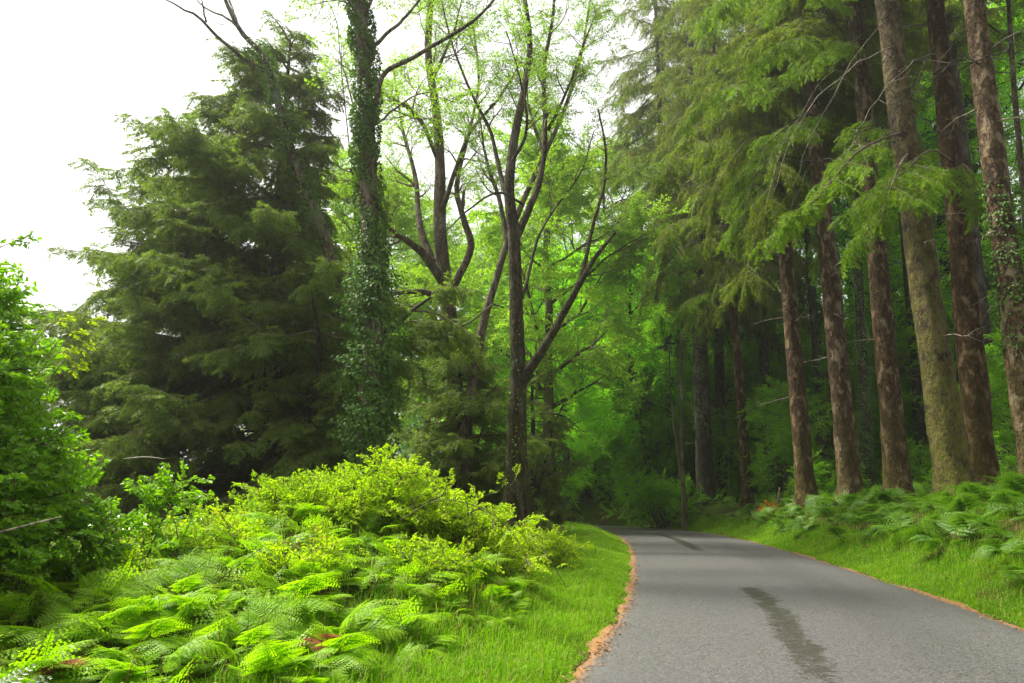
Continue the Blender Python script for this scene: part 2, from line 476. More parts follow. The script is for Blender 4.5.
def edge_litter():
    a = Acc()
    for side, n, w in ((-1, 8000, .12), (1, 5000, .08)):
        yy = rng.uniform(0, 1, n) ** 1.7
        dr = .5 + .3 * np.sin(yy * 300) + .35 * np.sin(yy * 113 + 1) + .2 * np.sin(yy * 710)
        yy = yy[dr > rng.uniform(0, .8, n)]; n = len(yy)
        k = (20 + yy * 330).astype(int)
        u = side * (HW - .04 + rng.normal(0, w * .55, n))
        far = rng.random(n) < .006
        u = np.where(far, rng.uniform(-HW, HW, n), u)
        P = ROAD[k] + RT[k] * rng.uniform(0, .2, (n, 1)) + u[:, None] * RN[k]
        z = np.maximum(.010 + .026 * (1 - (u / HW) ** 2), terrain(P[:, 0], P[:, 1]) + .004) + rng.uniform(0, .012, n)
        ang = rng.uniform(0, 2 * PI, n)
        d = np.stack([np.cos(ang), np.sin(ang), rng.normal(0, .15, n)], 1)
        nn = np.stack([rng.normal(0, .25, n), rng.normal(0, .25, n), np.ones(n)], 1)
        L_ = rng.uniform(.015, .055, n)
        kites(a, np.c_[P, z], d, nn, L_, L_ * rng.uniform(.08, .32, n), m=0)
    o = obj('fallen_needles', a.mesh('fallen_needles', [M['litter']], smooth=()))
    tag(o, 'orange brown fallen needles and leaf scraps lining both road edges', 'leaf litter', kind='stuff')
edge_litter()

# ------------------------------------------------------------------ grass
reseed(102)
def blades(a, P, h, w, lean, m=0, r=None):
    """Curved tapering grass blades, five vertices each."""
    K = len(P)
    az = rng.uniform(0, 2 * PI, K)
    d = np.stack([np.cos(az), np.sin(az), np.zeros(K)], 1); s = np.stack([-np.sin(az), np.cos(az), np.zeros(K)], 1)
    h = h[:, None]; w = w[:, None]; lean = lean[:, None]; up = np.array([[0, 0, 1.0]])
    mid = P + up * h * .58 + d * lean * h * .25
    tip = P + up * h * (1 - .35 * lean) + d * lean * h * .9
    v = np.stack([P - s * w, P + s * w, mid + s * w * .8, mid - s * w * .8, tip], 1).reshape(-1, 3)
    b = np.arange(K)[:, None] * 5
    r = rng.random(K) if r is None else r
    a.add(v, b + np.array([[3, 2, 4]]), b + np.array([[0, 1, 2, 3]]), m, np.repeat(r, 5))

def grass_side(side, name, label):
    a = Acc()
    n = 150000 if side < 0 else 120000
    yv = 4.0 + 44 * rng.random(n) ** 2.0
    k = np.searchsorted(ROAD[:300, 1], yv).clip(0, 330)
    width = (2.3 if side < 0 else 1.5)
    dd = rng.random(n) ** 1.25 * width + .0
    wob = .10 * np.sin(yv * 1.9) + .06 * np.sin(yv * 4.7 + 1)
    u = side * (HW + .05 + wob * .6 + dd)
    P = ROAD[k] + RT[k] * rng.uniform(-.1, .1, (n, 1)) + u[:, None] * RN[k]
    z = terrain(P[:, 0], P[:, 1])
    clump = .5 + .5 * np.sin(P[:, 0] * 3.1 + 1.3 * np.sin(P[:, 1] * 2.2)) * np.sin(P[:, 1] * 2.7 + 1.1 * np.sin(P[:, 0] * 3))
    h = rng.uniform(.06, .17, n) * (.6 + .7 * clump) * (.55 + .6 * np.clip(dd / .8, 0, 1))
    tall = rng.random(n) < .025
    h = np.where(tall, h * 2.0, h)
    w = rng.uniform(.0018, .004, n) * (1 + np.clip(yv - 8, 0, 40) * .05)
    blades(a, np.c_[P, z - .01], h, w, rng.uniform(.2, 1.1, n))
    # blades among the ferns
    n2 = 14000 if side < 0 else 30000
    if side < 0:
        x = rng.uniform(-6, 1.5, n2); y = rng.uniform(3.2, 15, n2)
    else:
        y = 7 + 30 * rng.random(n2) ** 1.6
        k = np.searchsorted(ROAD[:300, 1], y)
        q = ROAD[k] + (HW + rng.uniform(1.2, 6.5, n2))[:, None] * RN[k]
        x, y = q[:, 0], q[:, 1]
    uu, _ = lateral(x, y); keep = np.abs(uu) > HW + .3
    x, y = x[keep], y[keep]
    z = terrain(x, y); n2 = len(x)
    blades(a, np.c_[x, y, z - .01], rng.uniform(.1, .32, n2), rng.uniform(.002, .005, n2), rng.uniform(.2, 1.0, n2))
    o = obj(name, a.mesh(name, [M['grass']], smooth=()))
    tag(o, label, 'grass', kind='stuff')
grass_side(-1, 'grass', 'bright green grass verge on the inner left edge of the lane')
grass_side(1, 'grass', 'green grass strip below the ferns on the spruce side')

# ------------------------------------------------------------------ ferns
reseed(103)
def frond_acc(L=1.0, npin=12, seed=0, fine=True, rise=72, fall=-12):
    """One bracken frond: stalk rising then arching flat, paired pinnae cut into leaflets. Root at origin, arching to +Y."""
    a = Acc()
    n = 18
    s = np.linspace(0, 1, n)
    ang = np.radians(rise + (fall - rise) * ss(.05, .8, s) + rng.normal(0, 3))
    step = L / (n - 1)
    p = np.zeros((n, 3)); side = rng.normal(0, .12)
    for i in range(1, n):
        p[i] = p[i - 1] + step * np.array([side * s[i] * .6, math.cos(ang[i]), math.sin(ang[i])])
    tube(a, p, np.linspace(.0055, .0012, n) * (L ** .5), 4, m=0)
    t0 = .36
    us = np.linspace(0, 1, npin) ** .92
    ts = t0 + (1 - t0) * us * .985
    bp, bt = interp(p, ts)
    for i in range(npin):
        T = bt[i]; X = norm(np.cross(T, [0, 0, 1.0])); Z = np.cross(X, T)
        plen = L * .40 * (1 - us[i]) ** .85 * (0.82 if i == 0 else 1) * rng.uniform(.9, 1.08) + .018
        for sd in (-1, 1):
            d = norm(X * sd + T * (.32 + .25 * us[i]) - Z * rng.uniform(-.05, .22))
            if fine:
                m = max(3, int(13 * (1 - us[i]) ** .8) + 2)
            else:
                m = max(2, int(6 * (1 - us[i])) + 1)
            q = np.linspace(.04, .97, m)
            pts = bp[i] + d * plen * q[:, None] - np.array([0, 0, 1.0]) * (.16 * plen * q ** 2)[:, None]
            pl = plen * .25 * (1 - q) ** .7 + .008 * L
            side_d = norm(np.cross(Z, d))
            for e in (-1, 1):
                dl = norm(side_d[None] * e + d[None] * .45 + rng.normal(0, .08, (m, 3)))
                kites(a, pts, dl, np.repeat((Z + d * .1)[None], m, 0), pl, np.maximum(pl * .26, plen / m * .33), fold=.1, droop=.1, m=1,
                      r=rng.uniform(.25, .75) + rng.uniform(-.2, .2, m))
            tube(a, np.stack([bp[i], pts[-1]]), np.array([.0018, .0006]), 3, m=0, cap=False)
    return a

def fern_set(leaf, stalk, n=6, **kw):
    return [frond_acc(L=rng.uniform(.9, 1.12), seed=i, **kw).mesh('frond', [stalk, leaf]) for i in range(n)]

FR_L = fern_set(M['fern'], M['green_stem'], 8, rise=64, fall=-12)
FR_L2 = fern_set(M['fern'], M['green_stem'], rise=76, fall=6)
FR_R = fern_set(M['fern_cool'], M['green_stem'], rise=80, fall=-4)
FR_D = fern_set(M['fern_dead'], M['fern_dead'], 3, rise=62, fall=-25)

def fern_proto(meshes, k, label, group, spread=.10):
    t = thing('fern', label, 'fern', group=group)
    a0 = rng.uniform(0, 2 * PI)
    for i in range(k):
        az = a0 + i * 2 * PI / k + rng.normal(0, .35)
        f = obj('frond', meshes[rng.integers(len(meshes))], t, (spread * math.sin(-az), spread * math.cos(az), 0))
        f.rotation_euler = (rng.normal(-.05, .22), rng.normal(0, .3), az)
        s = rng.uniform(.5, 1.1); f.scale = (s, s, s)
    return t

def scatter(protos, pts, smin, smax):
    used = set()
    for i, (x, y) in enumerate(pts):
        j = int(rng.integers(len(protos)))
        s = rng.uniform(smin, smax)
        loc = (x, y, tz(x, y) - .03); rz = rng.uniform(0, 2 * PI)
        if j not in used:
            used.add(j); o = protos[j]
            o.location = loc; o.rotation_euler = (0, 0, rz); o.scale = (s, s, s)
        else:
            copy_tree(protos[j], loc, rz, s)
    for j, o in enumerate(protos):
        if j not in used:
            for ch in list(o.children): bpy.data.objects.remove(ch)
            bpy.data.objects.remove(o)

def poisson(n, gen, dmin):
    out = []
    for _ in range(n * 40):
        if len(out) >= n: break
        q = gen()
        if q is None: continue
        dm = dmin * (.8 + .02 * q[1])
        if all((q[0] - o[0]) ** 2 + (q[1] - o[1]) ** 2 > dm * dm for o in out): out.append(q)
    return out

def lat1(x, y):
    u, v = lateral([x], [y]); return float(u[0])

def gen_left():
    y = 3.6 + 12.5 * rng.random() ** 1.15
    x = rng.uniform(-.72 * y - .3, 2.4)
    u = lat1(x, y)
    d = -u - HW
    if d < 1.15 + (.5 if y > 11 else 0) or (x > -.9 and y < 5.2): return None
    if d < 1.9 and rng.random() < .6: return None
    if math.hypot(x, y) < 3.9: return None
    return x, y
LB = 'bright yellow-green bracken fern in the dense bank left of the lane'
pl = [fern_proto(FR_L if i % 2 else FR_L2, int(rng.integers(6, 10)), LB, 'bracken ferns of the left bank') for i in range(8)]
scatter(pl, poisson(230, gen_left, .33), .42, .80)

def gen_right():
    y = 7.5 + 30 * rng.random() ** 1.25
    k = min(np.searchsorted(ROAD[:300, 1], y), 330)
    d = rng.uniform(.95, 5.2) if y < 30 else rng.uniform(1.0, 3.2)
    q = ROAD[k] + (HW + d) * RN[k]
    if d < 1.3 and rng.random() < .5: return None
    return float(q[0]), float(q[1])
RB = 'cool green fern in the band of ferns under the spruce trunks'
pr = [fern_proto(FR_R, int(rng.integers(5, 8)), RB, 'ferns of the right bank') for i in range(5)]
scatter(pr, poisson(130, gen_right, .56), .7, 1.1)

# withered rust-brown ferns that show between the green ones, each told by its spot
for px, py, Y, lab in ((326, 640, 6.6, 'withered rust-brown fern beside the grass at the near end of the left bank'),
                       (72, 590, 5.6, 'withered brown fern among green fronds below the glossy shrub'),
                       (215, 470, 13.0, 'withered brown fern at the foot of the big yew'),
                       (520, 655, 7.0, None)):
    if lab is None: continue
    q = at(px, py, Y)
    t = thing('withered_fern', lab, 'fern', (q[0], q[1], tz(q[0], q[1]) + .12), group='withered ferns')
    for i in range(4):
        f = obj('frond', FR_D[i % 3], t)
        f.rotation_euler = (rng.normal(0, .2), rng.normal(0, .2), i * 1.26 + rng.normal(0, .3)); s = rng.uniform(.2, .38); f.scale = (s, s, s)
q = at(20, 668, 3.9)
t = thing('painted_sheen_fern', 'wet fern frond, pale highlights painted into its colour, reaching in at the bottom left corner', 'fern', (q[0] - .55, q[1] + .1, q[2] - .32))  # its highlights are painted as pale leaf colour
f = obj('frond', frond_acc(L=.95, rise=35, fall=-25).mesh('frond', [M['green_stem'], M['fern_sheen']]), t)
f.rotation_euler = (0, .9, -1.7)

def fern_fill():
    """The rest of the ferns, too many to count."""
    a = Acc()
    T = [frond_acc(L=.9, npin=10, fine=False, rise=r_, fall=f_).pack() for r_, f_ in ((66, -12), (84, 20), (75, 0), (60, -30), (88, 40))]
    n = 1800
    x = rng.uniform(-11, 1.5, n); y = rng.uniform(5, 19, n)
    u, _ = lateral(x, y); keep = (-u - HW > 1.6) & (np.hypot(x, y) > 4.5); x, y = x[keep], y[keep]
    z = terrain(x, y)
    for g in range(5):
        s = slice(g, None, 5); k = len(x[s]); az = rng.uniform(0, 2 * PI, k)
        Mx = frames(np.stack([np.cos(az), np.sin(az), rng.normal(0, .1, k)], 1), np.tile([0, 0, 1.0], (k, 1))) * rng.uniform(.35, .72, (k, 1, 1))
        stamp(a, T[g], np.c_[x, y, z - .02][s], Mx, rng.random(k))
    o = obj('fern_undergrowth', a.mesh('fern_undergrowth', [M['green_stem'], M['fern']]))
    tag(o, 'low green fern undergrowth filling the left bank between the larger ferns', 'undergrowth', kind='stuff')
    b = Acc()
    n = 1500
    yv = 9 + 38 * rng.random(n) ** 1.3
    k = np.searchsorted(ROAD[:300, 1], yv).clip(0, 330)
    q = ROAD[k] + (HW + rng.uniform(1.2, 11, n))[:, None] * RN[k]
    x, y = q[:, 0], q[:, 1]; z = terrain(x, y)
    for g in range(5):
        s = slice(g, None, 5); k = len(x[s]); az = rng.uniform(0, 2 * PI, k)
        Mx = frames(np.stack([np.cos(az), np.sin(az), rng.normal(0, .1, k)], 1), np.tile([0, 0, 1.0], (k, 1))) * rng.uniform(.6, 1.05, (k, 1, 1))
        stamp(b, T[g], np.c_[x, y, z - .02][s], Mx, rng.random(k))
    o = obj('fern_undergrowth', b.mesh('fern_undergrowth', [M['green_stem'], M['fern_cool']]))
    tag(o, 'low fern undergrowth running back between the spruce trunks', 'undergrowth', kind='stuff')
fern_fill()

def dead_bracken():
    a = Acc()
    n = 9000
    x = rng.uniform(-9, 1.6, n); y = 3.2 + 13 * rng.random(n) ** 1.2
    u, _ = lateral(x, y); keep = -u - HW > 1.0; x, y = x[keep], y[keep]; n = len(x)
    ang = rng.uniform(0, 2 * PI, n)
    d = np.stack([np.cos(ang), np.sin(ang), rng.normal(0, .3, n)], 1)
    L_ = rng.uniform(.03, .12, n)
    kites(a, np.c_[x, y, terrain(x, y) + rng.uniform(0, .06, n)], d, np.stack([rng.normal(0, .4, n), rng.normal(0, .4, n), np.ones(n)], 1), L_, L_ * rng.uniform(.1, .3, n), m=0)
    for i in range(420):
        y = 3.6 + 11 * rng.random(); x = rng.uniform(-.7 * y, 1.4)
        if -lat1(x, y) - HW < 1.2: continue
        p = branch((x, y, tz(x, y)), norm(rng.normal(0, .45, 3) + [0, 0, .9]), rng.uniform(.3, .8), 5, -.06, .1)
        tube(a, p, np.linspace(.004, .0015, 6), 3, m=1, cap=False)
    o = obj('dead_bracken', a.mesh('dead_bracken', [M['dead_scrap'], M['dead_scrap']], smooth=()))
    tag(o, 'brown dead bracken scraps and stalks between the left bank ferns', 'leaf litter', kind='stuff')
m_, nt_, out_ = mat('dead_scrap')
a_ = N(nt_, 'ShaderNodeAttribute'); a_.attribute_name = 'rnd'
p_ = N(nt_, 'ShaderNodeBsdfPrincipled', Roughness=.9)
p_.inputs['Specular IOR Level'].default_value = .1
nt_.links.new(mix(nt_, a_.outputs['Fac'], (.035, .018, .008), (.17, .085, .03)), p_.inputs['Base Color']); nt_.links.new(p_.outputs[0], out_.inputs[0])
M['dead_scrap'] = m_
dead_bracken()

# ------------------------------------------------------------------ foliage templates
reseed(104)
def spray_T(L=.9, nside=7, nl=6, leafL=.07, leafW=.024, droop=.10, flat=.6, curve=.15):
    """A leafy branch end: axis along +Y, side twigs, alternate leaves."""
    a = Acc()
    ax = np.stack([np.zeros(6), np.linspace(0, L, 6), -curve * L * np.linspace(0, 1, 6) ** 2], 1)
    ax[1:, 0] += np.cumsum(rng.normal(0, .02 * L, 5))
    tube(a, ax, np.linspace(.007, .002, 6), 3, m=0)
    B, D, NN = [], [], []
    def leaves(p0, d, length, k):
        for j in range(k):
            t = (j + .6) / k
            b = p0 + d * length * t + np.array([0, 0, -droop * length * t * t])
            sd = norm(np.cross(d, [0, 0, 1.0])) * (1 if j % 2 else -1)
            dd = norm(sd * rng.uniform(.5, 1.1) + d * rng.uniform(.4, 1.0) + rng.normal(0, .25, 3) - np.array([0, 0, rng.uniform(0, .45)]))
            B.append(b); D.append(dd); NN.append(norm(np.array([0, 0, 1.0]) * flat + rng.normal(0, 1, 3) * (1 - flat)))
    for i in range(nside):
        t = .12 + .8 * (i + rng.uniform(0, .7)) / nside
        p0, tt = interp(ax, np.array([t])); p0 = p0[0]; tt = tt[0]
        sd = norm(np.cross(tt, [0, 0, 1.0])) * (1 if i % 2 else -1)
        d = norm(sd * .9 + tt * .75 + rng.normal(0, .25, 3))
        ln = L * .45 * (1 - .5 * t) * rng.uniform(.7, 1.2)
        tube(a, np.stack([p0, p0 + d * ln * .5 + [0, 0, -.02 * ln], p0 + d * ln + [0, 0, -droop * ln]]), np.array([.003, .002, .0012]), 3, m=0, cap=False)
        leaves(p0, d, ln, nl)
    leaves(ax[2], norm(ax[-1] - ax[2]), L * .65, nl)
    B, D, NN = map(np.array, (B, D, NN)); k = len(B)
    s = rng.uniform(.75, 1.25, k)
    kites(a, B, D, NN, leafL * s, leafW * s, fold=.15, droop=.18, m=1)
    return a.pack()

def needle_T(L=.5, nsh=8, shL=.16, needle=.035, nw=.006, npair=5, hang=.5, flat=True):
    """A conifer spray: axis along +Y sagging to -Z, two ranks of shoots fringed with needles."""
    a = Acc()
    ax = np.stack([rng.normal(0, .01, 6), np.linspace(0, L * (1 - .3 * hang), 6), -hang * L * .7 * np.linspace(0, 1, 6) ** 1.6], 1)
    tube(a, ax, np.linspace(.005, .0015, 6), 3, m=0)
    V, R = [], []
    def shoot(p, d, ln, k, r0):
        n1 = norm(np.cross(d, rng.normal(0, 1, 3)))
        n2 = np.cross(d, n1)
        for j in range(k):
            b = p + d * ln * (j + .3) / k
            for sd in (-1, 1):
                w = n1 * sd * (1 if j % 2 or flat else .3) + n2 * rng.normal(0, .5)
                tip = b + norm(w + d * .9) * needle * rng.uniform(.8, 1.2)
                V.append((b - d * nw, b + d * nw, tip)); R.append(min(1, max(0, r0 + rng.normal(0, .1))))
        V.append((p + d * ln * .9 - n1 * nw, p + d * ln * .9 + n1 * nw, p + d * (ln + needle))); R.append(r0)
    for i in range(nsh):
        t = (i + .5) / nsh
        p0, tt = interp(ax, np.array([t])); p0 = p0[0]; tt = tt[0]
        for sd in (-1, 1):
            s = norm(np.cross(tt, [0, 0, 1.0])) * sd
            d = norm(s * .8 + tt * .7 + np.array([0, 0, -hang * rng.uniform(.2, 1.1)]) + rng.normal(0, .15, 3))
            shoot(p0, d, shL * (1.1 - .6 * t) * rng.uniform(.7, 1.25), npair, rng.uniform(.1, .9))
    shoot(ax[-2], norm(ax[-1] - ax[-2]), shL * .7, npair, rng.uniform(.3, 1))
    V = np.array(V).reshape(-1, 3)
    a.add(V, np.arange(len(V)).reshape(-1, 3), None, 1, np.repeat(R, 3))
    return a.pack()

T_OAK = [spray_T(.80, 6, 5, .075, .026, flat=.45) for _ in range(4)]
T_BEECH = [spray_T(1.0, 8, 6, .085, .030, droop=.25, flat=.7, curve=.35) for _ in range(4)]
T_FAR = [spray_T(1.2, 8, 7, .12, .042, flat=.5) for _ in range(3)]
T_SHRUB = [spray_T(.40, 6, 6, .062, .021, flat=.45, curve=.05) for _ in range(4)]
T_BRAM = [spray_T(.36, 6, 5, .045, .017, flat=.55, curve=.1) for _ in range(4)]
T_UNDER = [spray_T(.8, 7, 6, .075, .028, flat=.6, curve=.2) for _ in range(4)]
T_YEW = [needle_T(.50, 6, .19, .055, .016, 3, hang=.5) for _ in range(5)]
T_SPR = [needle_T(.62, 8, .20, .045, .011, 5, hang=.55) for _ in range(4)]

def put(a, TT, P, D, smin=.8, smax=1.2, upn=None):
    k = len(P)
    if k == 0: return
    Mx = frames(D, np.tile([0, 0, 1.0], (k, 1)) + rng.normal(0, .25, (k, 3)))
    # a roll about the axis
    Mx = Mx * rng.uniform(smin, smax, (k, 1, 1))
    g = rng.integers(len(TT), size=k)
    r = rng.random(k)
    for j in range(len(TT)):
        w = g == j
        stamp(a, TT[j], P[w], Mx[w], r[w])

def dress(a, path, TT, per_m, t0=.2, spread=.9, out=.5, up=.1, smin=.75, smax=1.2):
    """Sprays set along a path, pointing aside and outward."""
    ln = np.linalg.norm(np.diff(path, axis=0), axis=1).sum()
    k = max(1, int(ln * per_m * (1 - t0)))
    t = np.sort(t0 + (1 - t0) * rng.random(k) ** .85)
    P, T = interp(path, np.minimum(t, .999))
    side = norm(np.cross(T, rng.normal(0, 1, (k, 3))))
    D = norm(side * spread + T * out + np.array([0, 0, up]))
    put(a, TT, P, D, smin, smax)

def limb_foliage(wood, crown, limb, r0, TT, n2=8, len2=2.0, per_m=7, t0=.25, ang=.9, up=.05, wig=.18, sc_=(.75, 1.2)):
    """Secondary branches along a limb (their wood goes with the crown) and leaf sprays along those."""
    n = len(limb)
    for i in range(n2):
        t = t0 + (1 - t0) * (i + rng.random()) / n2
        p, T = interp(limb, np.array([min(t, .999)])); p, T = p[0], T[0]
        side = norm(np.cross(T, rng.normal(0, 1, 3)))
        b = branch(p, norm(T * math.cos(ang) + side * math.sin(ang)), len2 * (1.15 - .6 * t) * rng.uniform(.7, 1.25), 6, up, wig)
        rr = r0 * (1 - .75 * t) * .45 + .006
        tube(crown, b, np.linspace(rr, .006, 7), 4, m=0, cap=False)
        for q in range(2):
            s = rng.integers(2, 5)
            b2 = branch(b[s], norm(b[s + 1] - b[s] + rng.normal(0, .5, 3) * np.linalg.norm(b[s + 1] - b[s])), len2 * .45 * rng.uniform(.6, 1.1), 4, up, wig)
            tube(crown, b2, np.linspace(rr * .5, .004, 5), 3, m=0, cap=False)
            dress(crown, b2, TT, per_m, .15, smin=sc_[0], smax=sc_[1])
        dress(crown, b, TT, per_m, .3, smin=sc_[0], smax=sc_[1])
    dress(crown, limb[int(n * .7):], TT, per_m, .2, smin=sc_[0], smax=sc_[1])

def ivy_on(a, path, rad, per_m, t0=0, t1=1, thick=.22, leaf=.075):
    """Ivy leaves in shingled clumps round a stem."""
    ln = np.linalg.norm(np.diff(path, axis=0), axis=1).sum() * (t1 - t0)
    k = int(ln * per_m)
    t = t0 + (t1 - t0) * rng.random(k)
    P, T = interp(path, np.clip(t, 0, .999))
    az = rng.uniform(0, 2 * PI, k)
    x = norm(np.cross(T, np.tile([.1, 1, 0], (k, 1)))); y = np.cross(T, x)
    o = np.cos(az)[:, None] * x + np.sin(az)[:, None] * y
    lump = .5 + .5 * np.sin(az * 2 + t * 40) * np.sin(t * 65 + az)
    keep = lump * (.65 + .5 * np.sin(t * 17 + 2) ** 2) > .12 + rng.random(k) * .5
    R = np.interp(t, np.linspace(0, 1, len(rad)), rad)
    off = R + thick * lump * rng.random(k) ** .6
    P, T, o, off = P[keep], T[keep], o[keep], off[keep]
    k = len(P)
    d = norm(o * .6 - np.array([0, 0, 1.0]) * rng.uniform(.2, 1.3, (k, 1)) + rng.normal(0, .5, (k, 3)))
    nn = norm(o + rng.normal(0, .35, (k, 3)) + np.array([0, 0, .5]))
    s = rng.uniform(.7, 1.3, k)
    kites(a, P + o * off[:, None], d, nn, leaf * s, leaf * .42 * s, fold=.1, m=0)

def local(path, base):
    return np.asarray(path) - np.asarray(base)

def pxpath(pts, Y, n):
    return smooth_path([at(p[0], p[1], Y + (p[2] if len(p) > 2 else 0)) for p in pts], n)

# ------------------------------------------------------------------ conifers
reseed(105)
def conifer_branch(a, start, d, length, TT, per_m=9, sag=-.10, lift=.0, sec=0, rr=.03, spread=.8, bare=.12):
    n = 9
    d = norm(d); p = [np.asarray(start, float)]
    for i in range(n):
        t = i / n
        d = norm(d + rng.normal(0, .07, 3) + [0, 0, sag * (1 - t) + lift * t])
        p.append(p[-1] + d * length / n)
    p = np.array(p)
    tube(a, p, np.linspace(rr, .005, n + 1), 4, m=0, cap=False)
    k = max(2, int(length * per_m))
    t = bare + (1 - bare) * (np.arange(k) + rng.random(k)) / k
    P, T = interp(p, np.minimum(t, .999))
    sd = norm(np.cross(T, np.tile([0, 0, 1.0], (k, 1)))) * np.where(np.arange(k) % 2, 1, -1)[:, None]
    D = norm(sd * spread + T * .75 + rng.normal(0, .2 if TT is T_SPR else .45, (k, 3)) + np.array([0, 0, -.18]))
    put(a, TT, P, D, .6, 1.3)
    for i in range(sec):
        tt = .2 + .65 * (i + rng.random()) / sec
        q, T = interp(p, np.array([tt])); q, T = q[0], T[0]
        s = norm(np.cross(T, [0, 0, 1.0])) * (1 if i % 2 else -1)
        conifer_branch(a, q, norm(s * .8 + T * .7 + rng.normal(0, .15, 3)), length * .42 * (1.2 - tt), TT, per_m, sag * 1.2, lift, 0, rr * .45, spread, .05)

def spruce_crown(hgt=14, L0=5.0, nb=64, seed=1):
    a = Acc()
    for i in range(nb):
        t = (i + rng.random()) / nb
        z = hgt * t ** 1.05
        az = i * 2.4 + rng.normal(0, .4)
        L = L0 * (1 - .85 * t) * rng.uniform(.65, 1.12) * (.8 if t < .04 else 1)
        conifer_branch(a, (0, 0, z), (math.cos(az), math.sin(az), .05 - .35 * (1 - t)), max(L, .5), T_SPR, 10, -.07, .06, 4 if L > 2 else 1, .035)
    return a.mesh('crown', [M['twig'], M['spruce']])
CROWNS = [spruce_crown(15, 5.0, 76), spruce_crown(15, 4.7, 72), spruce_crown(16, 5.6, 78)]
CROWN_H = [15, 15, 16]

def spruce_trunk(base, top, dia, hgt, bark, sides=20, stubs=10, lo=2.5, hi=12):
    """Trunk mesh in local coordinates, with root flare, uneven outline and snapped dead twigs."""
    a = Acc()
    d = (np.asarray(top) - np.asarray(base)); d = d / d[2]
    n = 96
    z = np.concatenate([np.linspace(-.5, 3, 26), np.linspace(3.1, hgt, n - 26)])
    p = d[None] * z[:, None]
    p[:, :2] += np.cumsum(rng.normal(0, .006, (n, 2)), 0)
    r = dia / 2 * (1 - .72 * np.clip(z, 0, None) / hgt) + dia * .24 * np.exp(-np.clip(z + .2, 0, None) / .6)
    tube(a, p, r, sides, m=0, amp=.03, flute=.22)
    for i in range(stubs):
        zz = rng.uniform(lo, hi); az = rng.uniform(0, 2 * PI)
        dd = np.array([math.cos(az), math.sin(az), rng.uniform(-.3, .15)])
        ln = rng.uniform(.35, 1.7)
        b = branch(d * zz + dd * dia * .3, dd, ln, 5, -.03, .12)
        tube(a, b, np.linspace(.02, .006, 6), 4, m=1)
        if ln > .8:
            for _ in range(3):
                s = rng.integers(1, 5)
                tube(a, branch(b[s], norm(dd + rng.normal(0, .6, 3)), ln * .4, 3, -.03, .15), np.linspace(.008, .003, 4), 3, m=1)
    return a.mesh('trunk', [bark, M['dead_twig']], smooth=(0, 1)), d

KB = 1.17
def spruce(bx, tx, ty, Y, dia, label, crown, start, bark='spruce_bark', by=495, hgt=27, ivy=None, cs=1.0, cz=1.0, stubs=10, group='spruces beside the lane'):
    reseed(len(label) * 3 + int(bx))
    Y *= KB; dia *= KB * .78; start *= KB; hgt *= KB
    q = at(bx, by, Y)
    base = np.array([q[0], q[1], tz(q[0], q[1])])
    t = thing('spruce_tree', label, 'spruce tree', base, group=group)
    top = at(tx, ty, Y)
    me, d = spruce_trunk(base, top, dia, hgt, M[bark], stubs=stubs, hi=start + 1)
    obj('trunk', me, t)
    c = obj('crown', CROWNS[crown], t, d * start)
    c.rotation_euler = (0, 0, rng.uniform(0, 2 * PI)); c.scale = (cs * 1.12, cs * 1.12, (hgt - start + .6) / CROWN_H[crown])
    if ivy:
        a = Acc()
        zz = np.linspace(ivy[0], ivy[1], 14)
        ivy_on(a, d[None] * zz[:, None], np.full(14, dia * .42), ivy[2], thick=ivy[3])
        obj('ivy', a.mesh('ivy', [M['ivy']], smooth=()), t)
    return t, base, d

S = {}
S[1] = spruce(748, 735, 325, 36, .62, 'slim reddish spruce trunk just right of the dark mossy pair', 0, 11, hgt=32, cs=1.1)
S[2] = spruce(806, 776, 160, 27, .84, 'reddish spruce behind the orange-brown dead tuft', 1, 12.5)
S[3] = spruce(851, 816, 150, 24, .90, 'pale-scarred spruce trunk, next right after the one by the orange tuft', 2, 14.5, hgt=30)
S[4] = spruce(899, 872, 190, 22, .86, 'dark brown spruce with a slim mossy stem against its left side', 0, 17.5, hgt=31)
S[5] = spruce(956, 888, 10, 17.5, 1.0, 'thickest spruce, coated in yellow-green moss to the root', 1, 16.5, 'mossy_bark', stubs=22, hgt=31)
S[6] = spruce(986, 937, 10, 20, .92, 'big spruce half hidden behind the mossy yellow-green one', 2, 17.5, stubs=20, hgt=32)
S[7] = spruce(1040, 978, 20, 15, .72, 'spruce at the right edge with ivy wrapped round its middle', 0, 15.5, hgt=30, ivy=(3.6, 7.8, 950, .26), stubs=12)
S[9] = spruce(705, 700, 330, 40, 1.2, 'broad dark trunk with a mossy left flank, nearest the road bend', 2, 11, 'dark_bark', ivy=(4.5, 11, 260, .3), hgt=33)
S[17] = spruce(674, 668, 330, 46, .7, 'spruce nearest the vanishing road, its boughs hanging over the bend', 2, 17, 'dark_bark', hgt=40, cs=1.25)
S[10] = spruce(722, 718, 330, 43, .85, 'dark spruce trunk close behind the broad mossy-flanked trunk', 1, 11.5, 'dark_bark', hgt=33)
S[11] = spruce(768, 763, 320, 41, .72, 'dark ivy-clad trunk standing back between the two reddish spruces', 0, 11, 'dark_bark', ivy=(0, 9, 420, .25), hgt=33)
S[12] = spruce(868, 859, 280, 33, .6, 'ivy-hung trunk deep in the wood behind the pale-scarred spruce', 1, 18, 'dark_bark', ivy=(1, 13, 480, .3), hgt=30)
S[13] = spruce(887, 877, 300, 25.5, .34, 'slim mossy stem pressed close to the left of a dark brown spruce', 1, 14, 'mossy_bark', cs=.6)
S[14] = spruce(826, 812, 300, 38, .5, 'thin dark trunk in the gap between two reddish spruces', 2, 16, 'dark_bark', cs=.8)
S[15] = spruce(1004, 975, 250, 31, .7, 'dark trunk deep in shade seen between the right-hand spruces', 0, 20, 'dark_bark', hgt=33)
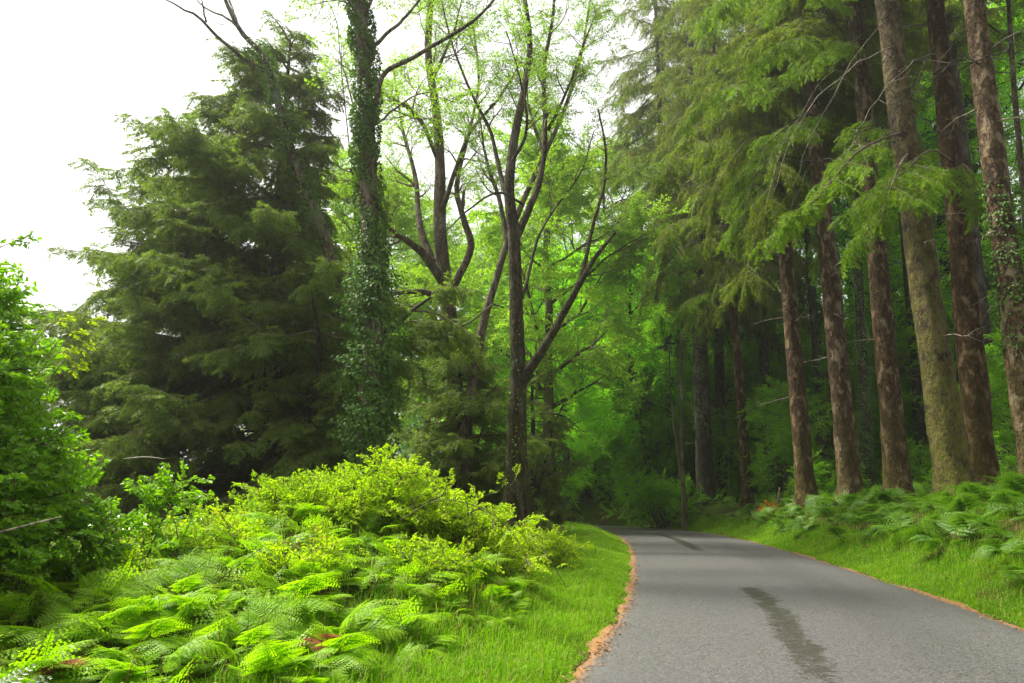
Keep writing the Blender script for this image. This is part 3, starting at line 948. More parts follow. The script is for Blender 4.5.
S[16] = spruce(925, 905, 250, 36, .6, 'dark trunk deep in the wood behind the mossy spruce', 2, 21, 'dark_bark', hgt=34)

def low_branch(key, z0, pts, Y0, label=None, tip=True, per=9):
    """A low living limb: runs from the trunk through the given points, hung with fresh sprays."""
    t, base, d = S[key]
    a = Acc()
    P = [base + d * z0 * KB] + [at(p[0], p[1], p[2] * KB) for p in pts]
    p = local(smooth_path(P, 12), base)
    tube(a, p, np.linspace(.045, .006, 12), 5, m=0)
    ln = np.linalg.norm(np.diff(p, axis=0), axis=1).sum()
    k = int(ln * per)
    tt = .3 + .7 * rng.random(k) ** .8
    Q, T = interp(p, np.minimum(tt, .999))
    sd = norm(np.cross(T, np.tile([0, 0, 1.0], (k, 1)))) * np.where(rng.random(k) < .5, 1, -1)[:, None]
    put(a, T_SPR, Q, norm(sd * .7 + T * .8 + rng.normal(0, .2, (k, 3)) - np.array([0, 0, .25])), .6, 1.0)
    for _ in range(int(ln * 1.6)):
        u = rng.uniform(.25, .9)
        q, T = interp(p, np.array([u])); q, T = q[0], T[0]
        s = norm(np.cross(T, [0, 0, 1.0])) * rng.choice([-1, 1])
        conifer_branch(a, q, norm(s * .8 + T * .6), rng.uniform(.6, 1.5), T_SPR, per, -.1, .02, 0, .012)
    obj('branch', a.mesh('branch', [M['twig'], M['spruce_tip'] if tip else M['spruce']]), t, label=label)

low_branch(5, 9.2, [(860, 150, 15.5), (815, 200, 14.5), (785, 215, 14.2)], 17)
low_branch(5, 8.6, [(900, 165, 15.5), (885, 205, 15.0), (880, 225, 14.8)], 17)
low_branch(6, 9.4, [(930, 150, 17.5), (900, 175, 16.5), (875, 190, 16.0)], 20)
low_branch(6, 8.9, [(965, 165, 18), (985, 200, 17.5), (995, 215, 17.2)], 20)
low_branch(2, 12.0, [(762, 160, 25), (745, 210, 24), (738, 250, 23.7)], 27)
low_branch(2, 11.5, [(795, 190, 25), (818, 235, 24.3), (822, 262, 24.2)], 27)
low_branch(3, 12.4, [(800, 120, 22), (760, 150, 20.5), (735, 185, 20)], 24)
low_branch(3, 12.8, [(780, 80, 22), (720, 90, 20.5), (690, 115, 20)], 24)
low_branch(4, 13.2, [(840, 50, 20), (790, 40, 18), (750, 65, 17.4)], 22)
low_branch(4, 13.6, [(820, 0, 20), (750, -10, 18), (700, 20, 17.4)], 22)
low_branch(4, 11.0, [(872, 120, 20), (850, 150, 19), (830, 165, 18.6)], 22)
low_branch(1, 10.5, [(715, 290, 34), (690, 300, 32.5), (672, 325, 32)], 36)
low_branch(9, 12.0, [(670, 240, 38), (640, 240, 36), (615, 262, 35)], 40)
low_branch(9, 14.0, [(665, 180, 38), (635, 165, 36), (612, 190, 35)], 40)
low_branch(2, 11.8, [(770, 190, 26), (752, 250, 25), (742, 300, 24.6)], 27, tip=False)
low_branch(2, 12.6, [(760, 130, 25), (720, 180, 24), (705, 250, 23.5)], 27, tip=False)
low_branch(1, 11.2, [(735, 250, 34.5), (718, 280, 33), (708, 330, 32.6)], 36, tip=False)
low_branch(3, 13.0, [(790, 130, 23), (770, 190, 22), (765, 240, 21.6)], 24, tip=False)
low_branch(9, 13, [(690, 210, 38), (668, 240, 36.5), (655, 300, 36)], 40, tip=False)
low_branch(2, 13.4, [(740, 90, 25.5), (690, 130, 24), (655, 190, 23.3)], 27, tip=False)
low_branch(1, 12.2, [(710, 230, 34), (680, 220, 32), (650, 250, 31)], 36, tip=False)

def dead_branch(key, z0, pts, r=.014, m='dead_twig', forks=7, fl=1.0):
    t, base, d = S[key]
    a = Acc()
    p = local(smooth_path([base + d * z0 * KB] + [at(q[0], q[1], q[2] * KB) for q in pts], 16), base)
    p[1:-1] += rng.normal(0, .025, (14, 3))
    tube(a, p, np.linspace(r, r * .25, 16), 5, m=0)
    for _ in range(forks):
        i = rng.integers(4, 15)
        b = branch(p[i], norm(p[i] - p[i - 1]) + rng.normal(0, .45, 3), fl * rng.uniform(.5, 1.3), 6, -.05, .16)
        tube(a, b, np.linspace(r * .45, r * .12, 7), 3, m=0)
        c = branch(b[3], norm(b[4] - b[3]) + rng.normal(0, .5, 3), fl * .5, 4, -.05, .2)
        tube(a, c, np.linspace(r * .22, r * .1, 5), 3, m=0)
    obj('dead_branch', a.mesh('dead_branch', [M[m]]), t)
dead_branch(6, 12.8, [(915, 60, 17), (870, 110, 15), (845, 160, 14)])
dead_branch(5, 11.6, [(850, 70, 15), (800, 120, 14), (770, 200, 13.6)])
dead_branch(5, 12.4, [(860, 50, 15.5), (815, 130, 14.4), (790, 195, 14)])
dead_branch(4, 12.4, [(835, 70, 20), (790, 130, 19), (755, 175, 18.5)])
dead_branch(7, 10.6, [(1010, 48, 14.5), (940, 70, 14), (885, 100, 13.6)], r=.028, m='dark_bark', forks=10)
dead_branch(7, 9.4, [(960, 60, 14), (910, 95, 13), (870, 130, 12.6)], r=.022, m='dark_bark')
dead_branch(6, 10.0, [(960, 130, 19), (910, 140, 18), (850, 190, 17)], r=.025, m='dark_bark', forks=9)
dead_branch(5, 10.2, [(930, 120, 17), (990, 90, 16.5), (1040, 60, 16)], r=.025, m='dark_bark', forks=9)
dead_branch(3, 11.8, [(790, 210, 22), (765, 260, 21), (755, 310, 20.6)])

# ------------------------------------------------------------------ yews and drooping conifers
reseed(106)
def yew(name, label, base, hgt, rad, nb, TT, leaf, dia=.5, bias=(0, 0), forks=3, z0=.8, lopow=.8, sec=5, per=8, elev=.25, trunk_pts=None):
    reseed(len(label) * 5 + nb)
    base = np.array([base[0], base[1], tz(base[0], base[1])])
    t = thing(name, label, 'yew tree' if 'yew' in name else 'conifer', base)
    w = Acc(); a = Acc()
    z = np.linspace(-.3, hgt * .97, 22)
    p = np.stack([np.cumsum(rng.normal(0, .03, 22)) + bias[0] * .1 * z / hgt, np.cumsum(rng.normal(0, .03, 22)), z], 1)
    tube(w, p, np.linspace(dia / 2, .03, 22), 12, m=0, amp=.05, flute=.25)
    for i in range(forks):
        s = rng.integers(2, 6); az = rng.uniform(0, 2 * PI)
        b = branch(p[s], (math.cos(az) * .6, math.sin(az) * .6, 1), hgt * .42, 12, .02, .10)
        tube(w, b, np.linspace(dia * .28, .03, 13), 8, m=0, amp=.04)
        p = p
        for k in range(nb // 8):
            tt = rng.uniform(.3, .98); q, T = interp(b, np.array([tt]))
            az2 = rng.uniform(0, 2 * PI)
            conifer_branch(a, q[0], (math.cos(az2), math.sin(az2), rng.uniform(-.1, .5)), rad * .4 * rng.uniform(.5, 1.1), TT, per, -.09, -.02, sec, .03)
    for i in range(nb):
        t_ = (i + rng.random()) / nb
        zz = z0 + (hgt - z0) * t_ ** 1.1
        az = i * 2.4 + rng.normal(0, .5)
        d = np.array([math.cos(az), math.sin(az)])
        L = rad * (1 - t_) ** lopow * rng.uniform(.45, 1.2) * (1 + .35 * (d[0] * bias[0] + d[1] * bias[1])) + .5
        q, _ = interp(p, np.array([min(.999, zz / hgt)]))
        conifer_branch(a, q[0], (d[0], d[1], elev * rng.uniform(-1.2, 3.0)), L, TT, per, -.05, -.02, sec if L > 1.2 else 2, .045)
    obj('trunk', w.mesh('trunk', [M['dark_bark']]), t)
    obj('crown', a.mesh('crown', [M['twig'], M[leaf]]), t)
    return t

q = at(272, 500, 22)
yew('yew_tree', 'tall dark yew with a pointed top, spreading broadly left of the ivy-clad trunk', (q[0], 22), 16.4, 6.6, 140, T_YEW, 'yew', .8, (-1.5, -.5), per=14, lopow=.62)
q = at(168, 500, 24)
yew('yew_tree', 'lower rounded dark yew standing behind the glossy shrub', (q[0], 24), 13.4, 6.0, 120, T_YEW, 'yew', .55, (-.1, -.2), lopow=.55, per=14)
q = at(455, 490, 29)
yew('drooping_conifer', 'low drooping grey-green conifer in front of the forked oak', (q[0], 29), 8.2, 3.6, 80, T_YEW, 'yew_pale', .4, (0, -.2), forks=2, lopow=.6)
q = at(532, 490, 41)
yew('drooping_conifer', 'dark conifer in shade behind the lone two-stemmed trunk', (q[0], 39), 9.0, 2.8, 44, T_YEW, 'yew', .45, (0, 0), forks=2, lopow=.55)

# ------------------------------------------------------------------ broadleaved trees from the photo
reseed(107)
def tree_from(name, label, cat, Y, trunk, r0, r1, limbs, bark, leaf, TT, foliage, sides=14, flute=.25, group=None):
    """trunk and limbs are lists of (px, py[, dY]); foliage is a list of limb numbers that carry leaves (-1 the trunk top)."""
    reseed(len(label) * 11 + len(limbs))
    tp = pxpath(trunk, Y, 34)
    base = tp[0].copy(); base[2] = tz(base[0], base[1])
    tp[0, 2] = base[2] - .3
    t = thing(name, label, cat, base, group=group)
    w, c = Acc(), Acc()
    tp = local(tp, base)
    tube(w, tp, np.linspace(r0, r1, 34), sides, m=0, amp=.035, flute=flute)
    lp = []
    for pts, ra, rb in limbs:
        p = local(pxpath(pts, Y, 22), base)
        p[2:] += np.cumsum(rng.normal(0, .012, (20, 3)), 0)
        tube(w, p, np.linspace(ra, rb, 22), 8, m=0, amp=.04)
        lp.append((p, ra))
    for i, kw in foliage:
        p, ra = (tp[20:], r1) if i < 0 else lp[i]
        limb_foliage(w, c, p, ra, TT, **kw)
    obj('trunk', w.mesh('trunk', [M[bark]]), t)
    if c.n: obj('crown', c.mesh('crown', [M['twig'], M[leaf]]), t)
    return t, base, tp, lp

def ivy_part(t, path, rad, per_m, **kw):
    a = Acc()
    ivy_on(a, path, rad, per_m, **kw)
    obj('ivy', a.mesh('ivy', [M['ivy']], smooth=()), t)

# the upright ivy column
t, b, tp, lp = tree_from('ivy_clad_tree', 'upright trunk wrapped in ivy from bush to treetop, limbs reaching right', 'tree', 17,
    [(368, 500), (370, 400), (372, 300), (369, 200), (366, 110), (361, 20), (357, -90), (350, -200)], .30, .10,
    [([(372, 120), (385, 76, -.5), (410, 60, -1), (445, 38, -1.5), (480, 14, -2), (520, -30, -2.5)], .075, .02),
     ([(366, 50), (385, 35, .5), (412, 10, 1), (440, -30, 1.5)], .06, .02),
     ([(362, 20), (340, -10, -.5), (310, -60, -1)], .05, .015),
     ([(360, -20), (400, -80, .5), (450, -160, 1)], .06, .015),
     ([(368, 150), (356, 110, 1.0), (345, 70, 1.5), (335, 55, 2)], .035, .01),
     ([(368, 130), (392, 112, 1.5), (420, 95, 2.5), (450, 85, 3)], .04, .01)],
    'oak_bark', 'oak_leaf', T_OAK,
    [(0, dict(n2=3, len2=1.0, per_m=3, t0=.75)), (1, dict(n2=4, len2=1.2, per_m=4, t0=.5)), (2, dict(n2=6, len2=1.4, per_m=4)), (3, dict(n2=8, len2=1.6, per_m=5)),
     (4, dict(n2=3, len2=.8, per_m=4)), (5, dict(n2=8, len2=1.3, per_m=6)), (-1, dict(n2=12, len2=1.6, per_m=5))])
ivy_part(t, tp, np.linspace(.27, .14, 12), 1700, t0=.0, t1=.95, thick=.26, leaf=.075)
# ivy skirt low on the trunk
ivy_part(t, tp[:13], np.full(13, .32), 1300, t0=.05, t1=.9, thick=.62, leaf=.08)

# the leaning half-bare tree
t, b, tp, lp = tree_from('half_bare_tree', 'leaning reddish tree with bare top limbs against the sky and ivy below', 'tree', 19.5,
    [(352, 500), (345, 380), (330, 255), (303, 185), (288, 140), (276, 95), (262, 55), (240, 30), (222, -10), (212, -60)], .19, .03,
    [([(268, 72), (248, 62), (222, 40, -.5), (200, 18, -.8), (180, 8, -1), (150, -8, -1.2)], .07, .015),
     ([(252, 44), (228, 20, .5), (205, 8, .8), (185, -10, 1)], .05, .012),
     ([(238, 28), (232, 8, .5), (226, -18, .8), (232, -50, 1)], .05, .015),
     ([(206, 22, -.7), (203, 5, -.9), (196, -8, -1.1)], .03, .01),
     ([(225, 25, .5), (208, 22, .6), (203, 24, .7)], .012, .005),
     ([(262, 60), (245, 48, -.3), (225, 46, -.5)], .02, .006),
     ([(355, 200, 1), (338, 30, 1.2), (322, 0, 1.4)], .02, .01)],
    'red_bark', 'oak_leaf', T_OAK, [])
ivy_part(t, tp[3:25], np.linspace(.18, .10, 12), 520, thick=.26, leaf=.075)

# the oak with many limbs
t, b, tp, lp = tree_from('oak_tree', 'grey-brown oak with many crooked limbs standing behind the low drooping conifer', 'oak tree', 31,
    [(458, 500), (455, 400), (450, 330), (446, 290), (440, 230), (440, 170), (436, 110), (428, 50), (432, -20), (430, -90)], .42, .09,
    [([(447, 300), (425, 293, -1), (398, 293, -2), (372, 300, -3), (345, 296, -4)], .15, .04),
     ([(444, 285), (425, 255, -1), (408, 240, -2), (388, 225, -3), (372, 196, -4), (352, 170, -5)], .20, .04),
     ([(432, 262, -.5), (420, 225, 0), (418, 180, 1), (405, 130, 2), (395, 70, 3)], .18, .04),
     ([(448, 295), (462, 270, .5), (470, 245, 1), (462, 215, 1), (456, 185, 1), (466, 140, 1), (478, 80, 2), (472, 20, 2)], .20, .04),
     ([(441, 215), (455, 170, -1), (470, 130, -1.5), (500, 95, -2), (520, 60, -2)], .12, .03),
     ([(438, 160), (420, 120, -1), (398, 100, -2), (365, 80, -2), (340, 60, -3)], .11, .03),
     ([(432, 80), (450, 40, -1), (462, 0, -1)], .09, .03)],
    'oak_bark', 'oak_leaf', T_OAK,
    [(0, dict(n2=5, len2=1.6, per_m=4, t0=.45)), (1, dict(n2=11, len2=2.2, per_m=5, t0=.4)), (2, dict(n2=12, len2=2.4, per_m=5, t0=.35)), (3, dict(n2=13, len2=2.4, per_m=5, t0=.4)),
     (4, dict(n2=9, len2=2.0, per_m=5)), (5, dict(n2=11, len2=2.2, per_m=5)), (6, dict(n2=7, len2=2.0, per_m=5)), (-1, dict(n2=16, len2=2.8, per_m=5))])
a = Acc()
p = local(smooth_path([at(402, 348, 26), at(441, 334, 25.6), at(470, 322, 25.4), at(494, 303, 25)], 14), b)
tube(a, p, np.linspace(.045, .025, 14), 6, m=0, amp=.05)
for i in (3, 5, 8, 11):
    tube(a, branch(p[i], rng.normal(0, 1, 3), .8, 4, -.05, .2), np.linspace(.015, .004, 5), 3, m=0)
obj('dead_branch', a.mesh('dead_branch', [M['dead_twig']]), t)

# the lone two-stemmed trunk in front
t, b, tp, lp = tree_from('two_stemmed_tree', 'lone orange-brown trunk forking low into two bare stems beside the verge', 'tree', 25,
    [(519, 520), (517, 470), (517, 420), (518, 385), (517, 340), (516, 290), (514, 235), (509, 190), (514, 140), (524, 90), (530, 40), (522, -20), (516, -90)], .36, .05,
    [([(518, 392), (530, 368, -.3), (550, 335, -.8), (574, 292, -1.2), (592, 262, -1.5), (613, 234, -1.8)], .19, .05),
     ([(577, 287, -1.2), (586, 262, -.9), (593, 225, -.6), (603, 190, -.4), (605, 150, -.3), (598, 110, -.2)], .085, .03),
     ([(515, 240), (530, 208, .4), (543, 175, .8), (548, 120, 1.2), (546, 70, 1.5), (556, 10, 2), (560, -60, 2)], .15, .04),
     ([(521, 300), (530, 270, .6), (538, 235, 1), (556, 205, 1.4), (580, 170, 1.8), (592, 130, 2)], .07, .02),
     ([(512, 215), (500, 175, .5), (490, 130, 1), (470, 90, 1.2), (452, 40, 1.5), (440, -20, 1.5)], .10, .02),
     ([(548, 130, 1.2), (565, 95, 1), (582, 50, 1), (600, 10, 1)], .07, .02),
     ([(545, 90, 1.4), (528, 50, 1.8), (520, 10, 2)], .05, .015),
     ([(524, 205, .2), (500, 192, -.5), (470, 208, -1), (448, 228, -1.5), (432, 242, -2)], .05, .012),
     ([(511, 165), (525, 130, -1), (520, 80, -1.5), (505, 30, -2)], .07, .02)],
    'red_bark', 'oak_leaf', T_OAK,
    [(2, dict(n2=10, len2=1.8, per_m=4, t0=.45)), (3, dict(n2=6, len2=1.5, per_m=4, t0=.5)), (4, dict(n2=9, len2=1.7, per_m=4, t0=.4)), (5, dict(n2=9, len2=1.7, per_m=5, t0=.3)),
     (6, dict(n2=7, len2=1.5, per_m=4)), (8, dict(n2=7, len2=1.6, per_m=4)), (1, dict(n2=4, len2=1.0, per_m=2.5, t0=.6)), (-1, dict(n2=10, len2=1.8, per_m=4))], flute=.45)
ivy_part(t, tp[:14], np.linspace(.34, .28, 12), 90, thick=.16, leaf=.07)
# a leaning stem crossing behind it
t2, b2, _, _ = tree_from('leaning_tree', 'leaning mossy stem crossing behind the lone two-stemmed trunk', 'tree', 28,
    [(462, 490), (470, 400), (484, 322), (496, 280), (507, 243), (528, 190), (560, 120), (580, 60), (590, 0)], .20, .04,
    [([(507, 243), (500, 200, .5), (488, 160, 1), (480, 110, 1.4)], .12, .03), ([(545, 155), (530, 110, .6), (524, 60, 1)], .07, .02)],
    'oak_bark', 'oak_leaf', T_OAK, [(0, dict(n2=8, len2=1.8, per_m=4)), (1, dict(n2=7, len2=1.6, per_m=5)), (-1, dict(n2=10, len2=2.0, per_m=5))])

# ------------------------------------------------------------------ generic broadleaved trees (copied with their parts)
reseed(108)
def broadleaf(name, label, cat, hgt, r0, crown_z, rad, nl, TT, leaf, bark, group, len2=2.2, n2=9, per_m=5, droop=0.0, sc_=(.8, 1.3)):
    t = thing(name, label, cat, group=group)
    w, c = Acc(), Acc()
    z = np.linspace(-.4, hgt * .9, 24)
    p = np.stack([np.cumsum(rng.normal(0, .06, 24)), np.cumsum(rng.normal(0, .06, 24)), z], 1)
    tube(w, p, np.linspace(r0, .04, 24), 10, m=0, amp=.04, flute=.4)
    for i in range(nl):
        tt = (i + rng.random()) / nl
        zz = crown_z + (hgt * .9 - crown_z) * tt
        az = i * 2.4 + rng.normal(0, .4)
        L = rad * (math.sin(PI * (.22 + .72 * tt)) ** .8) * rng.uniform(.7, 1.15)
        q, _ = interp(p, np.array([zz / (hgt * .9) * .98]))
        b = branch(q[0], (math.cos(az), math.sin(az), .35 + .5 * tt), L, 9, .04 - droop, .13)
        tube(w, b, np.linspace(r0 * .35 * (1.1 - .7 * tt), .012, 10), 6, m=0, amp=.03)
        limb_foliage(w, c, b, r0 * .3, TT, n2=n2, len2=len2 * (1.1 - .4 * tt), per_m=per_m, t0=.25, up=.03 - droop, sc_=sc_)
    limb_foliage(w, c, p[16:], .08, TT, n2=n2, len2=len2 * .8, per_m=per_m, up=.05 - droop, sc_=sc_)
    obj('trunk', w.mesh('trunk', [M[bark]]), t)
    obj('crown', c.mesh('crown', [M['twig'], M[leaf]]), t)
    return t

beech = broadleaf('beech_tree', 'x', 'beech tree', 21, .34, 6.3, 6.2, 20, T_BEECH, 'beech_leaf', 'dark_bark', 'beeches over the road bend', len2=2.8, n2=8, per_m=4.2, droop=.10)
beech2 = broadleaf('beech_tree', 'x', 'beech tree', 17, .30, 4.6, 5.2, 18, T_BEECH, 'beech_leaf', 'dark_bark', 'beeches over the road bend', len2=2.6, n2=8, per_m=4.2, droop=.13)
far = broadleaf('far_tree', 'x', 'tree', 20, .35, 5, 5.8, 18, T_FAR, 'far_leaf', 'oak_bark', 'pale trees beyond the left bank', len2=2.6, n2=7, per_m=3.0)
under = broadleaf('understorey_tree', 'x', 'tree', 8, .09, 1.0, 3.4, 16, T_UNDER, 'under_leaf', 'dark_bark', 'young trees under the spruces', len2=1.7, n2=6, per_m=5, droop=.03)
under2 = broadleaf('understorey_tree', 'x', 'tree', 12, .12, 2.0, 4.0, 18, T_UNDER, 'under_leaf', 'dark_bark', 'young trees under the spruces', len2=2.0, n2=6, per_m=4.5, droop=.03)

def place(proto, x, y, s, label, rz=None):
    rz = rng.uniform(0, 2 * PI) if rz is None else rz
    loc = (x, y, tz(x, y) - .05)
    if proto.name not in first:
        first.add(proto.name)
        proto.location = loc; proto.rotation_euler = (0, 0, rz); proto.scale = (s, s, s); proto['label'] = label
        return proto
    return copy_tree(proto, loc, rz, s, label)

def place_px(proto, px, Y, s, label, rz=None):
    q = at(px, 510, Y)
    return place(proto, q[0], Y, s, label, rz)

place_px(beech, 571, 55, 1.0, 'green beech with a dark trunk just left of where the road vanishes')
place_px(beech2, 599, 60, 1.15, 'green beech with a thin dark trunk at the far side of the road bend')
place_px(beech, 640, 52, .95, 'bright green beech drooping low over the right side of the bend')
place_px(beech2, 652, 57, .9, 'small dense beech just left of the broad dark trunk with the mossy flank')
place_px(beech2, 553, 47, .8, 'bright green beech drooping low beside the two-stemmed trunk')
place_px(beech, 900, 56, 1.75, 'tall bright beech far behind the mossy spruce')
place_px(beech, 965, 50, 1.7, 'tall bright beech far behind the right-hand spruces')
place_px(beech, 1030, 46, 1.6, 'tall bright beech showing at the top right corner')
place_px(beech2, 820, 60, 1.9, 'tall beech deep behind the pale-scarred spruce')
place_px(beech2, 612, 59, .8, 'low leafy beech filling the far side of the bend, nearest its thin dark trunk')
place_px(beech2, 646, 58.5, .85, 'low leafy beech on the bank beyond the bend, behind the drooping one')
place_px(beech2, 675, 60, .9, 'low leafy beech seen behind the slim pale twin stem')
place_px(beech, 560, 70, 1.25, 'tall hazy beech behind the vanishing point of the road')
place_px(beech2, 520, 66, 1.2, 'beech deep behind the lone two-stemmed trunk')
place_px(beech, 620, 74, 1.35, 'tallest hazy beech above the road bend')
place_px(beech2, 700, 58, 1.3, 'beech in deep shade behind the dark mossy pair of trunks')

place_px(far, 340, 38, 1.0, 'pale yellow-green tree showing between the pointed yew and the ivy column')
place_px(far, 425, 60, 1.25, 'pale hazy tree far behind the oak, right of its trunk')
place_px(far, 500, 76, 1.5, 'pale hazy tree far behind the two-stemmed trunk')
place_px(far, 375, 50, 1.15, 'pale hazy tree behind the oak, left of its trunk')
place_px(far, 552, 44, 1.25, 'pale hazy tree rising above the two-stemmed trunk')
place_px(far, 95, 46, .55, 'small pale tree at the far left between glossy shrub and yew')
place_px(far, 300, 62, .85, 'pale hazy tree far behind the pointed yew')
place_px(far, 455, 75, .8, 'far pale tree seen under the oak limbs')
place_px(far, 612, 70, 1.75, 'tallest pale tree, rising behind the spruce boughs over the road')

sp = thing('spruce_tree', 'x', 'spruce tree', group='slim dark trunks deep in the wood')
me, d_ = spruce_trunk(np.zeros(3), np.array([-.25, 0, 10.0]), .5, 44, M['dark_bark'], sides=12, stubs=16, lo=2, hi=14)
obj('trunk', me, sp)
c_ = obj('crown', CROWNS[1], sp, d_ * 29); c_.scale = (.85, .85, 15.6 / 15)
for px, Y, s_ in ((738, 58, 1.0), (757, 66, 1.1), (782, 60, .9), (792, 70, 1.0), (834, 52, .8), (846, 64, 1.2), (876, 58, .9), (893, 50, .7), (914, 56, 1.0), (944, 48, .8), (958, 62, 1.2),
                  (1000, 52, .9), (1014, 44, .7), (1030, 60, 1.2), (690, 68, 1.1), (712, 74, 1.2)):
    place_px(sp, px, Y, s_, 'slim dark trunk deep in the shaded wood behind the spruce row')
BL = 'dense dark tree far back in the wood beyond the bend'
for px, Y, s_ in ((470, 92, 1.2), (505, 98, 1.3), (540, 90, 1.2), (575, 96, 1.3), (610, 92, 1.3), (645, 88, 1.2), (680, 92, 1.3), (715, 84, 1.2), (750, 88, 1.3), (790, 82, 1.2),
                 (830, 86, 1.3), (870, 80, 1.2), (910, 84, 1.3), (950, 78, 1.2), (990, 82, 1.3), (1030, 76, 1.2), (430, 96, 1.0), (390, 92, .9)):
    place_px(under, px, Y, s_ * 1.9, BL)['group'] = 'trees closing the far wood'
ux = [(690, 54, 1, .9), (735, 47, 0, 1.0), (765, 52, 1, 1.0), (790, 36, 0, .7), (800, 45, 1, 1.05), (838, 41, 0, 1.0), (835, 55, 1, 1.1), (872, 45, 1, 1.0), (905, 40, 0, 1.1),
      (930, 48, 1, 1.15), (968, 38, 1, .9), (1000, 44, 1, 1.2), (1040, 36, 0, 1.1), (1060, 42, 1, 1.3), (955, 60, 1, 1.5), (880, 62, 1, 1.4), (1010, 58, 1, 1.6), (745, 63, 1, 1.3), (1100, 50, 1, 1.5), (1035, 27, 0, .7)]
for px, Y, s_, lb in ((655, 50.5, .75, 'young leafy tree on the bank left of the slim pale twin stem'), (694, 53, .8, 'young leafy tree behind the slim pale twin stem, right of it'), (733, 49, .7, 'young leafy tree between the broad dark trunk and the slim reddish spruce')):
    place_px(under, px, Y, s_, lb)['group'] = 'young trees under the spruces'
UL = 'slender green young tree in the shade behind the spruce trunks'
for px, Y, k, s in ux:
    place_px(under2 if k else under, px, Y * 1.12, s * 1.1, UL)['group'] = 'young trees under the spruces'

# slim pale stems
def slim(label, pts, Y, r0, r1, extra=()):
    t, b, tp, lp = tree_from('slim_tree', label, 'tree', Y, pts, r0, r1, [(e, r0 * .6, r1 * .5) for e in extra], 'red_bark', 'under_leaf', T_UNDER,
                             [(-1, dict(n2=10, len2=1.6, per_m=5))], sides=8, flute=.2)
slim('slim pale twin stem left of the broad dark trunk, leaning together', [(684, 505), (682, 460), (681, 400), (682, 330), (680, 260)], 42, .14, .05, [[(683, 490), (676, 440), (670, 390), (668, 340)]])
slim('slender greenish pole of a tree at the top right corner', [(1046, 500), (1034, 350), (1024, 200), (1012, 60), (1006, -60)], 22, .13, .06)
slim('pale thin crooked stem in the shrubs at the road bend', [(640, 505), (646, 460), (640, 420), (648, 380)], 50, .13, .05)

# ------------------------------------------------------------------ shrubs and brambles
reseed(109)
def bush(name, label, cat, base, rx, ry, hz, nst, TT, leaf, per_m, bark='twig', group=None, z0=.1, low=.05, forks=3, sc_=(.8, 1.2), wild=.16):
    reseed(len(label) * 7 + nst)
    t = thing(name, label, cat, base, group=group)
    w, c = Acc(), Acc()
    for i in range(nst):
        az = i * 2.4 + rng.normal(0, .3)
        e = math.asin(min(1, low + (1 - low) * rng.random()))
        R = rng.uniform(.7, 1.1) if rng.random() > wild else rng.uniform(1.1, 1.45)
        if wild == 0: R = min(R, 1.0)
        tip = np.array([rx * math.cos(az) * math.cos(e), ry * math.sin(az) * math.cos(e), z0 + (hz - z0) * math.sin(e)]) * R
        b0 = np.array([rng.normal(0, rx * .12), rng.normal(0, ry * .12), -.1])
        midp = b0 * .4 + tip * .5 + np.array([0, 0, hz * .12])
        p = smooth_path([b0, midp, tip], 9)
        p[1:] += np.cumsum(rng.normal(0, .015 * hz, (8, 3)), 0) * .5
        tube(w, p, np.linspace(.018 * hz ** .5, .004, 9), 4, m=0)
        dress(c, p, TT, per_m, .3, .9, .6, .15, *sc_)
        for _ in range(forks):
            s = rng.integers(3, 8)
            b = branch(p[s], norm(p[s] - p[s - 1]) + rng.normal(0, .5, 3), .3 * hz * rng.uniform(.5, 1.1), 4, .03, .15)
            tube(c, b, np.linspace(.006, .003, 5), 3, m=0, cap=False)
            dress(c, b, TT, per_m, .1, .9, .6, .15, *sc_)
    obj('stem', w.mesh('stem', [M[bark]]), t)
    obj('foliage', c.mesh('foliage', [M['twig'], M[leaf]]), t)
    return t

shr = bush('glossy_shrub', 'tall shrub of glossy green leaves filling the left edge above the ferns', 'shrub', (-5.95, 7.6, .2), 1.2, 1.3, 3.5, 54, T_SHRUB, 'shrub', 16, z0=.5, low=.02, forks=5, wild=0)
a = Acc()
for px, py in ((78, 332), (92, 345), (70, 350), (98, 318), (82, 365), (68, 318)):
    tip = at(px, py, 7.0) - np.array([-5.95, 7.6, .2])
    st = tip + np.array([-.5, .2, -.3]) * rng.uniform(.7, 1.2)
    p = smooth_path([st, (st + tip) / 2 + [0, 0, .08], tip], 7)
    tube(a, p, np.linspace(.006, .002, 7), 4, m=0)
    put(a, [T_SHRUB[0]], p[4:5], norm(p[6:7] - p[4:5]), .5, .7)
obj('climbing_shoot', a.mesh('climbing_shoot', [M['dead_twig'], M['vine']]), shr, label='yellow climbing shoot on the sunny side')
a = Acc()
p = local(smooth_path([at(-10, 535, 6.2), at(25, 526, 6.25), at(62, 517, 6.3)], 10), (-5.95, 7.6, .2))
tube(a, p, np.linspace(.012, .007, 10), 6, m=0, amp=.06)
obj('dead_branch', a.mesh('dead_branch', [M['dead_twig']]), shr)
a = Acc()
p = local(smooth_path([at(124, 459, 6.6), at(145, 457, 6.5), at(166, 459, 6.4)], 8), (-5.95, 7.6, .2))
tube(a, p, np.linspace(.007, .003, 8), 5, m=0)
obj('bare_twig', a.mesh('bare_twig', [M['dead_twig']]), shr)
q = at(150, 510, 9.5)
bush('leafy_shrub', 'small leafy shrub at the right foot of the tall glossy shrub', 'shrub', (q[0], 9.5, tz(q[0], 9.5)), 0.6, .5, 1.05, 7, T_SHRUB, 'shrub', 9, forks=2)

